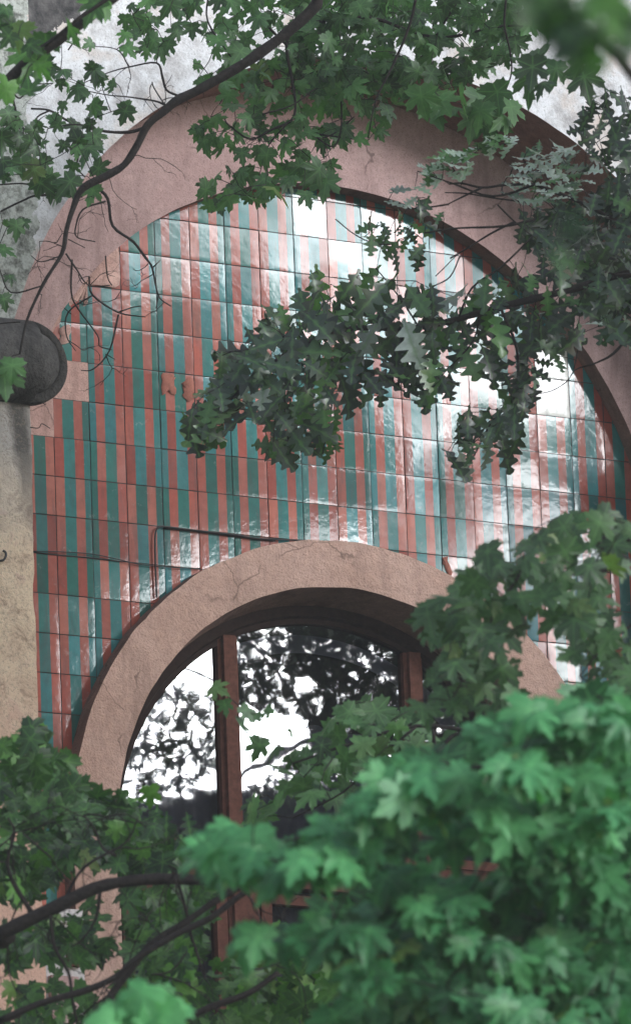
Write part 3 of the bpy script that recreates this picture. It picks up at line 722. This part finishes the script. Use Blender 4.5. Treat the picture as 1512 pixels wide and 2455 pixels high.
    F.add(fill([(455, 150), (560, 180), (700, 140), (860, 170), (960, 210), (1000, 235), (950, 270), (935, 330), (890, 370), (860, 350), (780, 330), (790, 400), (800, 430), (740, 460), (700, 440), (640, 480), (612, 500), (590, 470), (520, 500), (500, 480), (480, 440), (520, 400), (550, 390), (490, 360), (445, 340), (500, 280), (560, 270), (520, 230), (460, 200)], 31,
               [(640, 400, 26), (760, 370, 22), (600, 350, 18), (700, 330, 14)]), 27.0, .25, .074, **dict(k, tone=.6))
    F.add([(620, 485), (500, 495), (545, 480), (735, 470), (660, 455), (715, 400), (760, 410), (640, 375), (780, 440)], 26.6, .1, .095, **k)
    F.add([(1060, 245), (1085, 260), (1040, 255), (1105, 232), (1150, 240), (1180, 270), (1205, 285), (1150, 270), (1190, 225), (1225, 260), (1010, 235), (1170, 300), (1130, 290)], 26.5, .15, .12, **dict(k, tone=.75, angv=.4))
    F.add([(1275, 165), (1265, 195), (1300, 205), (1330, 170), (1400, 190), (1390, 150), (1280, 140)], 25.6, .2, .14, **dict(k, tone=.2, angv=.4))
    # left side, thin
    F.add([(14, 30), (5, 60), (30, 405), (52, 395), (62, 180), (110, 155), (120, 175), (150, 170), (165, 205), (220, 160), (226, 170), (240, 190), (160, 100), (215, 105), (145, 200), (60, 355), (84, 452), (95, 300), (130, 285), (152, 350), (185, 360),
           (225, 250), (232, 262), (305, 255), (270, 205), (200, 230), (185, 215), (20, 540), (40, 545), (12, 600), (25, 665), (10, 720), (40, 880), (20, 870), (175, 400), (240, 405), (222, 460), (5, 330), (28, 300), (45, 330), (70, 340), (15, 425), (140, 300), (300, 270), (150, 255), (100, 440), (55, 535), (180, 305), (215, 300), (230, 330), (210, 350)], 26.5, .25, .078, **dict(k, tone=.3, tilt=.5))
    F.add(fill([(0, 270), (60, 280), (120, 320), (130, 380), (100, 420), (40, 350), (0, 400)], 36), 26.5, .2, .085, **dict(k, tone=.15, tilt=.7))
    F.add(fill([(75, 400), (140, 390), (185, 410), (180, 450), (110, 480), (70, 450)], 40), 26.5, .2, .10, **dict(k, tone=.2, tilt=.5))
    F.add(fill([(190, 310), (250, 320), (240, 370), (190, 400), (180, 350)], 34), 26.5, .2, .09, **dict(k, tone=.25, tilt=.5))
    F.add([(12, 905), (30, 880)], 24.6, .05, .115, **dict(k, tone=.3, tilt=.2, angv=.2))
    S.sprigs((-20, 60, 420, 900), 34, 5, .13, .0019); S.sprigs((400, 100, 900, 420), 14, 6, .14, .0018)
    S.twigs(F, .35, .9, .0013)
    tree((4.6, -2.6, GZ), 'maple tree whose long dark bough sweeps down across the top left of the arch', 4.2, .26, [S], [(F, 'maple')])
maple_top()

# --- nearer, blurred maple in the top corners
def maple_near_top():
    S = Skeleton()
    S.limb([(420, -110), (270, -5), (200, 50), (140, 98), (75, 142), (25, 188), (0, 225), (-60, 300)], 24.2, [30, 30, 26, 22], pre=[(.6, -7.4, 2.6), at(1300, -640, 24.2), at(800, -370, 24.2)], rpre=[.09, .05, .03])
    S.limb([(330, -60), (240, 10), (170, 60), (110, 110)], 23.7, [14, 10, 6])
    F = Foliage(); k = dict(kind='maple', tone=.45, up=.2, tilt=.5, angv=.8)
    F.add([(25, 60), (50, 75), (110, 105), (75, 110), (85, 150), (60, 130), (40, 195), (8, 20), (20, 90), (170, 70), (225, 15), (245, 10), (75, 215), (100, 160), (10, 215)], 24, .4, .11, **k)
    S.twigs(F, .5, .9, .0015)
    return tree((.6, -7.4, GZ), 'maple tree with the blurred grey bough crossing the top left corner', 3.4, .3, [S], [(F, 'low')], bark='bark')
maple_near_top()

# --- oak reaching in from the right
def oak():
    S = Skeleton(); d = 26.0
    S.limb([(1640, 640), (1512, 655), (1331, 703), (1156, 748), (996, 788), (856, 788), (756, 813), (650, 870), (560, 950), (450, 1040)], d, [22, 18, 16, 12, 9, 5], pre=[(5.4, -4.6, .7), (4.2, -3.5, .5), (2.4, -2.8, 0)], rpre=[.09, .05, .02])
    S.limb([(1600, 560), (1500, 540), (1400, 490), (1280, 440)], d, [14, 10, 8])
    for L, w in [(z2([(1050, 880), (900, 885), (800, 900), (700, 880), (640, 885)]), (8, 6, 4)), (z2([(800, 900), (700, 950), (640, 980)]), (6, 3)), (z2([(690, 860), (660, 810), (640, 780)]), (4, 3)),
                 (z2([(970, 965), (850, 950), (720, 930), (620, 925)]), (5, 3)), (z2([(1050, 1050), (900, 1080), (700, 1090), (520, 1115)]), (8, 6, 4)), (z2([(950, 1060), (850, 1110), (740, 1180), (640, 1240)]), (6, 4)),
                 (z2([(870, 980), (940, 1050), (1010, 1110)]), (4, 4)), (z2([(95, 1050), (180, 1120), (280, 1165), (380, 1170)]), (3, 3, 4)), (z2([(640, 980), (500, 1000), (440, 1000)]), (5, 4)),
                 (z4([(1512, 370), (1420, 470), (1330, 515), (1240, 545), (1200, 600), (1130, 645), (1050, 662)]), (8, 6, 3, 3, 2)), (z4([(1240, 545), (1255, 450), (1250, 330)]), (3, 3)),
                 (z4([(1240, 0), (1400, 80), (1512, 90)]), (6, 6)), (z4([(690, 0), (640, 100), (560, 150)]), (4, 3)), (z4([(570, 100), (640, 30), (690, -20)]), (3, 2)),
                 ([(1280, 440), (1180, 470), (1080, 440), (1000, 410)], (7, 5, 3)), ([(1200, 740), (1240, 850), (1230, 960), (1180, 1010), (1120, 1120)], (8, 6, 4)), ([(850, 790), (800, 900), (790, 1000), (770, 1090)], (7, 5, 3)),
                 ([(1150, 750), (1130, 820), (1060, 900)], (6, 3)), ([(700, 840), (680, 950), (690, 1060)], (6, 3)), ([(1000, 780), (960, 720), (900, 640)], (5, 3)), ([(1100, 760), (1130, 690), (1200, 640), (1280, 560)], (6, 5))]:
        S.limb(L, d + rng.uniform(-.1, .1), w)
    F = Foliage(); k = dict(kind='oak', tone=.35, up=.4, tilt=.45, angv=.8, tvar=.3, dry=.05)
    main = [(435, 1040), (480, 960), (520, 880), (590, 820), (640, 755), (770, 655), (800, 680), (880, 650), (960, 700), (1100, 710), (1200, 665), (1300, 640), (1420, 600), (1512, 560), (1530, 830), (1420, 790), (1345, 840), (1290, 840), (1280, 930), (1250, 860), (1200, 880), (1160, 900), (1110, 880), (1060, 945), (1010, 960), (980, 900), (880, 960), (830, 960), (800, 950), (640, 990), (560, 1020), (500, 1060), (440, 1055)]
    holes = [(1025, 840, 14), (900, 800, 6), (770, 800, 10), (960, 875, 12), (1075, 845, 14), (1200, 775, 12), (1340, 800, 16), (1320, 690, 10), (1090, 680, 16), (840, 720, 10), (700, 780, 8), (1230, 690, 8)]
    F.add(fill(main, 37, holes, keep=.92), d, .3, .155, **k)
    F.add(fill(main, 52, holes, keep=.6), d + .1, .3, .11, **dict(k, tone=.85, dry=0))
    F.add(fill([(620, 1000), (700, 960), (820, 980), (825, 1080), (770, 1120), (735, 1080), (690, 1110), (640, 1100)], 29, [(720, 1020, 12)]), d, .25, .14, **dict(k, tone=.55, ang=.1, angv=.5))
    F.add(fill([(1200, 900), (1260, 880), (1285, 960), (1240, 1060), (1190, 1110), (1130, 1100), (1090, 1150), (1095, 1020), (1150, 990), (1210, 1000)], 28), d, .2, .135, **dict(k, tone=.25, angv=.5))
    F.add(fill([(440, 990), (520, 900), (560, 960), (510, 1060), (430, 1060)], 30), d, .2, .12, **dict(k, tone=.9, angv=.6))
    F.add(fill([(845, 520), (900, 500), (990, 500), (1060, 480), (1090, 520), (1040, 570), (990, 640), (900, 610), (870, 560)], 33), d, .2, .085, **dict(k, tone=.55))
    F.add(fill([(1270, 850), (1330, 840), (1345, 870), (1290, 900)], 26), d, .1, .11, **k)
    P = dict(kind='oak', tone=.9, up=1.4, tilt=.4, angv=.5, tvar=.12, ang=-.9, dry=.6)  # pale group, sky gloss painted in as leaf colour
    F.add(fill([(995, 415), (1060, 365), (1150, 352), (1130, 378), (1080, 405), (1020, 425)], 17), d, .1, .085, **P)
    F.add([(1120, 405), (1100, 415), (1085, 420), (1010, 455), (1025, 440), (1050, 430)], d, .1, .085, **dict(P, ang=0))
    F.add(fill([(1145, 340), (1190, 308), (1240, 335), (1220, 360), (1160, 372)], 19), d, .1, .085, **dict(P, ang=0, up=1))
    F.add(fill([(1200, 460), (1230, 390), (1290, 345), (1360, 355), (1430, 410), (1400, 470), (1330, 500), (1220, 495)], 21), d, .2, .085, **dict(P, ang=.9, angv=.9, tone=.6))
    F.add(fill([(930, 440), (960, 450), (1000, 470), (990, 495), (940, 500)], 24), d, .1, .085, **dict(P, ang=.9, angv=.9, tone=.5))
    F.add(fill([(1375, 290), (1430, 228), (1530, 230), (1530, 640), (1400, 640), (1330, 620), (1250, 610), (1225, 560), (1260, 510), (1330, 500), (1410, 480), (1440, 420), (1370, 310)], 27, [(1490, 310, 12), (1475, 370, 12), (1445, 330, 8), (1500, 400, 10), (1340, 560, 14), (1450, 420, 10)], keep=.8), d, .4, .105, **dict(k, tone=.05, tilt=.6, dry=0))
    F.add(fill([(1240, 540), (1330, 500), (1530, 440), (1530, 660), (1300, 640)], 30), d + .2, .2, .11, **dict(k, tone=.05, dry=0))
    F.add(fill([(1380, 640), (1530, 640), (1530, 900), (1480, 830), (1420, 790)], 34), d, .3, .11, **dict(k, tone=.2))
    S.twigs(F, .35, .8, .0013)
    # crown on the side away from the wall, seen mirrored in the panes and glaze
    S2 = Skeleton(); S2.limb([(1150, 2080), (980, 1900), (800, 1760), (575, 1500)], 6, [30, 20, 8], True, pre=[(5.4, -4.6, -1.8)], rpre=[.08])
    S2.limb([(560, 1870), (640, 1825), (780, 1770), (960, 1900)], 5.8, [10, 16, 20], True); S2.limb([(440, 1590), (520, 1622), (640, 1690)], 5.8, [6, 9, 12], True)
    G = Foliage(); q = dict(kind='oak', tone=.2, up=.4, tilt=.6, angv=1.5, mirror=True)
    G.add(fill([(740, 1450), (960, 1490), (1030, 1600), (1250, 1700), (1300, 2300), (900, 2300), (880, 1930), (820, 1900), (800, 1830), (770, 1800), (740, 1740), (720, 1680), (760, 1640), (720, 1600), (700, 1540)], 15, [(880, 1700, 6), (820, 1560, 5), (1000, 1830, 9), (1100, 1830, 9), (950, 1960, 9), (940, 1840, 8), (860, 1800, 7), (840, 1850, 8), (740, 1500, 6), (770, 1690, 6)]), 6, .5, .11, **q)
    G.add(fill([(270, 1850), (290, 1760), (330, 1690), (380, 1650), (450, 1650), (540, 1660), (540, 1850), (480, 1890), (270, 1900)], 19, keep=.82), 6, .4, .09, **q)
    G.add(fill([(330, 1700), (400, 1590), (450, 1620), (440, 1660), (360, 1720)], 22, keep=.7), 6, .4, .08, **q)
    G.add(fill([(560, 1490), (740, 1470), (740, 1600), (700, 1700), (640, 1680), (560, 1690)], 17, [(600, 1600, 12), (590, 1640, 10)], keep=.85), 6, .4, .095, **q)
    G.add(fill([(640, 1840), (720, 1790), (800, 1830), (820, 1920), (700, 1960), (600, 1900)], 22, keep=.85), 6, .4, .09, **q)
    S2.twigs(G, .5, .5, .002)
    return tree((5.4, -4.6, GZ), 'oak tree reaching in from the right with dark lobed leaves over the tiles', 2.4, .3, [S, S2], [(F, 'oak'), (G, 'oak')])
oak()

# --- unseen broad garden tree, crown shaped to block glare in the glaze
def garden_tree():
    G = Foliage(); q = dict(kind='maple', tone=.4, up=.3, tilt=.6, angv=1.5, mirror=True)
    G.add(fill([(-150, 760), (330, 730), (480, 720), (620, 830), (760, 980), (870, 1060), (880, 1290), (700, 1290), (400, 1400), (250, 1540), (150, 1900), (-150, 1900)], 34), 8, .8, .17, **q)
    G.add(fill([(1080, 1085), (1250, 1060), (1560, 1080), (1560, 1200), (1400, 1190), (1300, 1190), (1100, 1180)], 36), 8, .5, .16, **q)
    G.add(fill([(-150, 300), (300, 480), (560, 640), (600, 720), (-150, 760)], 60), 8, .8, .16, **q)
    G.add(fill([(700, 1000), (860, 900), (1000, 1090), (960, 1150), (860, 1250)], 60), 8, .5, .16, **q)
    S = Skeleton(); S.limb([(900, 1300), (500, 1150), (100, 900)], 8, [60, 40, 20], True, pre=[(8.6, -8.2, -2.6)], rpre=[.12]); S.limb([(900, 1300), (1150, 1190), (1500, 1130)], 8, [40, 30, 12], True)
    tree((8.6, -8.2, GZ), 'broad maple tree out in the garden mirrored as soft green in the glazed tiles', 1.0, .34, [S], [(G, 'maple')])
garden_tree()

# --- lower left tree with the thick dark boughs
def low_left():
    S = Skeleton(); d = 22.6
    S.limb([(-60, 2262), (0, 2236), (75, 2201), (150, 2166), (225, 2131), (300, 2113), (400, 2106), (500, 2108), (600, 2113), (700, 2101), (756, 2091), (840, 2060)], d, [38, 36, 33, 30, 27, 25, 20], pre=[(-4.4, -4.0, -3.6), (-3.6, -3.8, -3.5)], rpre=[.10, .05])
    S.limb([(-60, 2470), (0, 2448), (100, 2406), (200, 2376), (280, 2341), (325, 2301), (425, 2241), (500, 2201), (550, 2166), (600, 2131)], d - .2, [14, 17, 16, 15, 15], pre=[(-4.4, -4.0, -4.3)], rpre=[.04])
    for L, w in [([(215, 2470), (260, 2396), (310, 2331), (360, 2266), (440, 2215), (520, 2160), (590, 2120)], (18, 20, 16)), ([(380, 2470), (450, 2440), (525, 2411), (600, 2381), (670, 2331)], (16, 18, 16, 13)),
                 ([(75, 2190), (35, 2121), (20, 2066), (35, 1996), (20, 1960)], (14, 11, 8, 5)), (z7([(480, 600), (460, 720), (390, 820), (340, 850)]), (10, 7, 4)), (z7([(240, 700), (260, 850), (330, 980), (350, 1120), (370, 1230)]), (9, 8, 6)),
                 (z7([(110, 310), (180, 370), (250, 430)]), (5, 7)), (z7([(400, 230), (450, 290), (490, 380), (560, 420)]), (5, 7)), (z7([(850, 550), (880, 640), (920, 800), (960, 930), (990, 1020)]), (9, 7, 5)), (z7([(820, 530), (850, 490), (810, 460)]), (8, 5)),
                 (z7([(1100, 960), (1240, 970), (1400, 920), (1512, 900)]), (4, 6, 7)), (z7([(0, 380), (50, 340), (70, 300)]), (6, 4)), (z7([(720, 990), (820, 970), (900, 880)]), (6, 4)), ([(700, 2100), (760, 2080), (860, 2100)], (20, 10)),
                 ([(150, 2165), (200, 2080), (300, 2020), (330, 1960)], (9, 6, 4))]:
        S.limb(L, d + rng.uniform(-.15, .1), w)
    F = Foliage(); d = 23.7; k = dict(kind='maple', tone=.24, up=.45, tilt=.6, angv=.9, dry=.03, tvar=.25)
    F.add(fill([(0, 1790), (50, 1750), (108, 1735), (115, 1800), (160, 1850), (230, 1900), (285, 1930), (330, 1960), (380, 1990), (440, 2010), (470, 2060), (380, 2100), (280, 2085), (200, 2060), (120, 2140), (0, 2180)], 23, [(110, 1880, 14), (150, 1905, 12), (30, 1975, 12), (60, 2010, 10), (250, 1870, 20), (250, 1985, 12), (115, 2135, 12)]), d, .5, .088, **k)
    F.add(fill([(280, 1930), (350, 1920), (400, 1960), (470, 1970), (540, 2010), (500, 2060), (400, 2080), (300, 2020)], 32), d, .3, .09, **dict(k, tone=.2, kind='oak'))
    F.add(fill([(0, 2230), (100, 2210), (200, 2170), (240, 2150), (240, 2240), (280, 2250), (250, 2300), (160, 2310), (110, 2290), (20, 2330), (0, 2300)], 25, [(75, 2300, 20), (160, 2230, 10), (40, 2170, 10), (225, 2210, 14)]), d, .5, .088, **k)
    F.add(fill([(270, 2130), (500, 2125), (520, 2200), (470, 2290), (560, 2300), (640, 2350), (680, 2470), (-10, 2470), (20, 2360), (120, 2340), (250, 2400), (310, 2330), (300, 2200)], 29, [(60, 2330, 26), (200, 2340, 34), (190, 2410, 22), (260, 2360, 24), (300, 2250, 16), (490, 2250, 12), (480, 2340, 12), (400, 2350, 12), (110, 2400, 20)]), d, .5, .088, **dict(k, tone=.4))
    F.add([(80, 1745), (95, 1760), (60, 1770), (160, 1830), (30, 1800), (330, 1915), (290, 1910), (360, 1905)], d, .2, .10, **dict(k, tone=.6))
    F.add(fill([(560, 2270), (700, 2220), (800, 2250), (840, 2330), (800, 2470), (560, 2470)], 32), d, .3, .11, **dict(k, tone=.7, dry=.12))
    S.sprigs((0, 1950, 900, 2455), 45, 8, .22, .0032)
    S.twigs(F, .4, .8, .0016)
    tree((-4.4, -4.0, GZ), 'maple tree at the lower left with thick black boughs and dull leaves', -1.4, .3, [S], [(F, 'low')])
low_left()

# --- mid distance maple in front of the right of the window
def mid_right():
    S = Skeleton(); d = 21.8
    S.limb([(1640, 1300), (1512, 1347), (1446, 1367), (1356, 1377), (1256, 1367), (1180, 1380)], d, [16, 12, 10, 6], pre=[(2.6, -8.2, -3.6), (1.4, -7.4, -3.0)], rpre=[.06, .03])
    S.limb([(1256, 1367), (1180, 1480), (1120, 1600), (1080, 1680)], d, [8, 4]); S.limb([(1512, 1500), (1440, 1560), (1390, 1620)], d, [7, 4]); S.limb([(1640, 1440), (1512, 1500)], d, [10, 7])
    S.limb([(1640, 1820), (1400, 1800), (1200, 1770), (1000, 1740), (820, 1790), (700, 1830)], 24, [16, 12, 10, 8, 5], pre=[(3.2, -7.6, -4.6)], rpre=[.05])
    S.limb([(980, 1740), (1080, 1680), (1160, 1640)], 24, [8, 5]); S.limb([(1000, 1740), (900, 1820), (820, 1900), (700, 1960)], 24, [9, 6, 4]); S.limb([(1040, 1750), (1050, 1800), (1100, 1760), (1180, 1800)], 24, [9, 12, 8])
    F = Foliage(); k = dict(kind='maple', tone=.3, up=.6, tilt=.5, angv=.7, tvar=.16)
    F.add(fill([(1010, 1490), (1060, 1410), (1110, 1350), (1130, 1330), (1200, 1320), (1280, 1310), (1330, 1250), (1420, 1225), (1530, 1240), (1530, 1330), (1440, 1400), (1440, 1440), (1400, 1500), (1350, 1500), (1290, 1480), (1240, 1500), (1240, 1560), (1265, 1640), (1200, 1700), (1100, 1720), (1000, 1720), (1030, 1640), (1040, 1560)], 35, [(1300, 1390, 10), (1290, 1350, 8), (1160, 1500, 12), (1240, 1450, 12), (1350, 1250, 12), (1270, 1410, 18), (1400, 1340, 14), (1230, 1540, 14), (1190, 1580, 12)]), d, .4, .095, **k)
    F.add(fill([(1350, 1520), (1400, 1500), (1450, 1480), (1530, 1500), (1530, 1720), (1440, 1700), (1380, 1640), (1350, 1600)], 34, [(1470, 1480, 14), (1500, 1530, 20), (1440, 1600, 16)]), d, .3, .095, **k)
    G = dict(k, tone=.45, tvar=.2)
    F.add(fill([(790, 1720), (850, 1690), (900, 1680), (970, 1690), (1010, 1720), (1030, 1800), (1200, 1740), (1230, 1880), (900, 1880), (850, 1920), (790, 1950), (800, 1890), (780, 1830), (760, 1780)], 38, [(850, 1860, 14), (900, 1760, 12), (960, 1800, 10), (1090, 1840, 16), (1060, 1730, 14), (1000, 1860, 12)]), 24, .3, .105, **G)
    F.add(fill([(680, 1840), (730, 1780), (770, 1830), (770, 1900), (700, 1950), (650, 1980), (610, 1960), (650, 1890)], 40, [(690, 1920, 14)]), 24, .3, .10, **G)
    F.add(fill([(600, 1900), (660, 1890), (640, 1960), (620, 1990), (595, 1970)], 34), 24, .2, .105, **dict(G, tone=.7))
    F.add([(590, 1705), (610, 1720), (640, 1705), (580, 1740), (540, 1692), (660, 1800), (520, 1650), (620, 1790), (700, 1760)], 24, .1, .075, **G)
    S.twigs(F, .5, .8, .0016)
    tree((3.4, -8.8, GZ), 'maple tree with greyish blurred leaves hiding the right shoulder of the window arch', -1.2, .24, [S], [(F, 'maple')])
mid_right()

# --- nearest maple, bright and out of focus
def near_right():
    S = Skeleton(); d = 18.2
    S.limb([(1700, 1900), (1500, 1860), (1250, 1830), (1050, 1860), (900, 1930)], d + .7, [28, 18, 11, 7], pre=[(-1.6, -10.4, -5.4), (-2.3, -9.8, -4.9)], rpre=[.08, .05])
    S.limb([(1700, 2150), (1450, 2060), (1150, 2020), (850, 2000), (600, 2030), (490, 2050)], d + .6, [20, 14, 10, 6, 4], pre=[(-1.6, -10.4, -5.8)], rpre=[.05])
    S.limb([(1700, 2350), (1400, 2260), (1100, 2210), (860, 2260), (740, 2290)], d + .8, [20, 14, 9, 6], pre=[(-1.6, -10.4, -6.0)], rpre=[.05])
    S.limb([(1700, 2650), (1400, 2560), (1000, 2520), (600, 2500), (300, 2440)], d - .2, [26, 18, 12, 6], pre=[(-1.6, -10.4, -6.2)], rpre=[.05])
    F = Foliage(); k = dict(kind='maple', tone=.5, up=.75, tilt=.36, angv=.5, dry=.04, tvar=.26)
    up_ = [(490, 2045), (560, 1995), (650, 2030), (740, 2050), (800, 2000), (840, 1960), (890, 1880), (960, 1810), (1050, 1800), (1180, 1745), (1300, 1690), (1400, 1670), (1560, 1650), (1560, 2090), (1300, 2070), (1200, 2010), (1000, 2040), (900, 2070), (700, 2085), (500, 2080)]
    dn_ = [(650, 2250), (720, 2190), (850, 2170), (960, 2090), (1100, 2100), (1250, 2100), (1560, 2090), (1560, 2480), (820, 2480), (860, 2300), (760, 2290)]
    def sprays(poly, sp, tone, size, dep, n=9, w_=66):
        for (cx, cy) in fill(poly, sp):
            t = tone + rng.normal(0, .14); dz = rng.uniform(-.4, .4); sl_ = rng.normal(0, .12)
            L = [(cx + u, cy + sl_ * u + .0016 * u * u + rng.normal(0, 7)) for u in rng.uniform(-w_, w_, n)]
            F.add(L, dep + dz, .06, size, **dict(k, tone=t, tvar=.12))
            F.add([(cx + rng.uniform(-w_, w_), cy + 26 + rng.normal(0, 8)) for _ in range(2)], dep + dz + .12, .05, size * .9, **dict(k, tone=t - .25, up=.2))  # lower leaves toned darker, painting the shade under each spray
    F.add(fill(up_, 60, [(870, 1990, 14), (1020, 1960, 14)]), d + 1.3, .4, .115, **dict(k, tone=.05, up=.1, dry=0))  # back leaves toned dark, standing for shaded gaps between sprays
    F.add(fill(dn_, 57, [(1090, 2125, 26), (1250, 2170, 16), (890, 2135, 20), (1430, 2120, 14), (1440, 2200, 14), (720, 2230, 20), (1300, 2320, 14), (960, 2330, 14)]), d + 1.3, .4, .115, **dict(k, tone=.05, up=.1, dry=0))
    sprays(up_, 88, .62, .112, d)
    sprays(dn_, 90, .42, .110, d + .2)
    F.add([(500, 2050), (530, 2030), (560, 2050), (600, 2060), (640, 2050), (680, 2060), (720, 2075), (580, 2080)], d, .1, .105, **dict(k, tone=.7))
    F.add([(455, 2035), (470, 2020), (490, 2010), (520, 2010), (550, 2000), (480, 2060), (540, 1985), (610, 2010), (640, 2015)], d, .1, .10, **dict(k, tone=.65))
    F.add(fill([(560, 2260), (700, 2220), (850, 2210), (890, 2240), (760, 2290), (640, 2300)], 46), d, .2, .11, **k)
    F.add(fill([(260, 2440), (300, 2400), (350, 2375), (425, 2395), (430, 2430), (380, 2470), (270, 2470)], 34), d - .3, .1, .115, **dict(k, tone=.95, dry=0))
    S.twigs(F, .6, .6, .0022)
    # a few leaves much closer, high on the right
    S3 = Skeleton(); S3.limb([(1640, 330), (1512, 178), (1471, 125), (1406, 70), (1346, 45), (1280, 20)], 15.5, [30, 26, 22, 14], pre=[at(2500, 1100, 16.0), at(1950, 620, 15.6)], rpre=[.05, .03])
    F3 = Foliage(); F3.add([(1300, 25), (1340, 50), (1270, 30), (1400, 110), (1440, 90), (1370, 130), (1430, 150), (1480, 40), (1410, 30), (1350, 95), (1500, 60), (1460, 10), (1500, 100)], 11.5, .5, .075, kind='maple', tone=.15, up=.3, tilt=.4, angv=.4, dry=0)
    F3.add([(1320, 570), (1350, 620), (1370, 540)], 9.0, .3, .035, kind='maple', tone=.2, up=.6, tilt=.5, angv=.7, dry=0)
    S4 = Skeleton(); S4.limb([(1640, 700), (1500, 640), (1380, 580)], 9.0, [8, 5, 3], pre=[(-4.2, -14.6, -5.4)], rpre=[.02])
    S3.twigs(F3, .6, .8, .002)
    tree((-1.6, -10.4, GZ), 'nearest maple tree with bright green out of focus leaves filling the lower right', -2.6, .3, [S, S3, S4], [(F, 'front'), (F3, 'low')])
near_right()

# ------------------------------------------------------------------ house across the garden, seen in the panes
def house():
    h0 = mirror_at(100, 1885, 17); h1 = mirror_at(1512, 1885, 17)
    x, y, z = (h0 + h1) / 2
    root = empty('house', (x, y, GZ), 'dark boarded house across the garden, mirrored in the lower window panes', 'house')
    m = MB(); X0, X1 = -3.8, 7
    dirx = np.array([.866, .5, 0]); nrm = np.array([-.5, .866, 0])       # faces the facade
    def P(u, v, z_): q = dirx * u + nrm * v; return (q[0] + x, q[1] + y, z_)
    def bx(mm, u0, u1, v0, v1, z0, z1):
        b = len(mm.v); mm.v += [P(u, v, zz) for u in (u0, u1) for v in (v0, v1) for zz in (z0, z1)]
        for f in ((0, 1, 3, 2), (4, 6, 7, 5), (0, 4, 5, 1), (2, 3, 7, 6), (0, 2, 6, 4), (1, 5, 7, 3)): mm.f.append(tuple(b + k for k in f)); mm.mi.append(0)
    bx(m, X0, X1, -6, 0, GZ, h0[2] - .25); m.build('wall', plain('dark_boards', (.06, .055, .06), .8, .3), root, False)
    r = MB(); 
    for u in np.arange(X0, X1, .55): bx(r, u, u + .07, .002, .05, GZ, h0[2] - .27)
    r.build('batten', plain('pale_battens', (.22, .21, .23), .8, .3), root, False)
    r = MB(); bx(r, X0 - .3, X1 + .3, -6.3, .35, h0[2] - .24, h0[2]); r.build('roof', plain('roof_sheet', (.05, .045, .045), .8, .3), root, False)
house()

# ------------------------------------------------------------------ thin haze volume, added to lift the dark tones
def haze():
    m = MB(); m.box(-92, 92, -122, 62, GZ - 1, 7.5)
    mt = bpy.data.materials.new('haze'); mt.use_nodes = True; n = mt.node_tree
    for x in list(n.nodes): n.nodes.remove(x)
    o = n.nodes.new('ShaderNodeOutputMaterial'); v = n.nodes.new('ShaderNodeVolumePrincipled')
    v.inputs['Color'].default_value = (.97, .97, 1, 1); v.inputs['Density'].default_value = .0012
    n.links.new(v.outputs[0], o.inputs['Volume'])
    h = m.build('haze', mt, None, False); tag(h, kind='stuff')
haze()
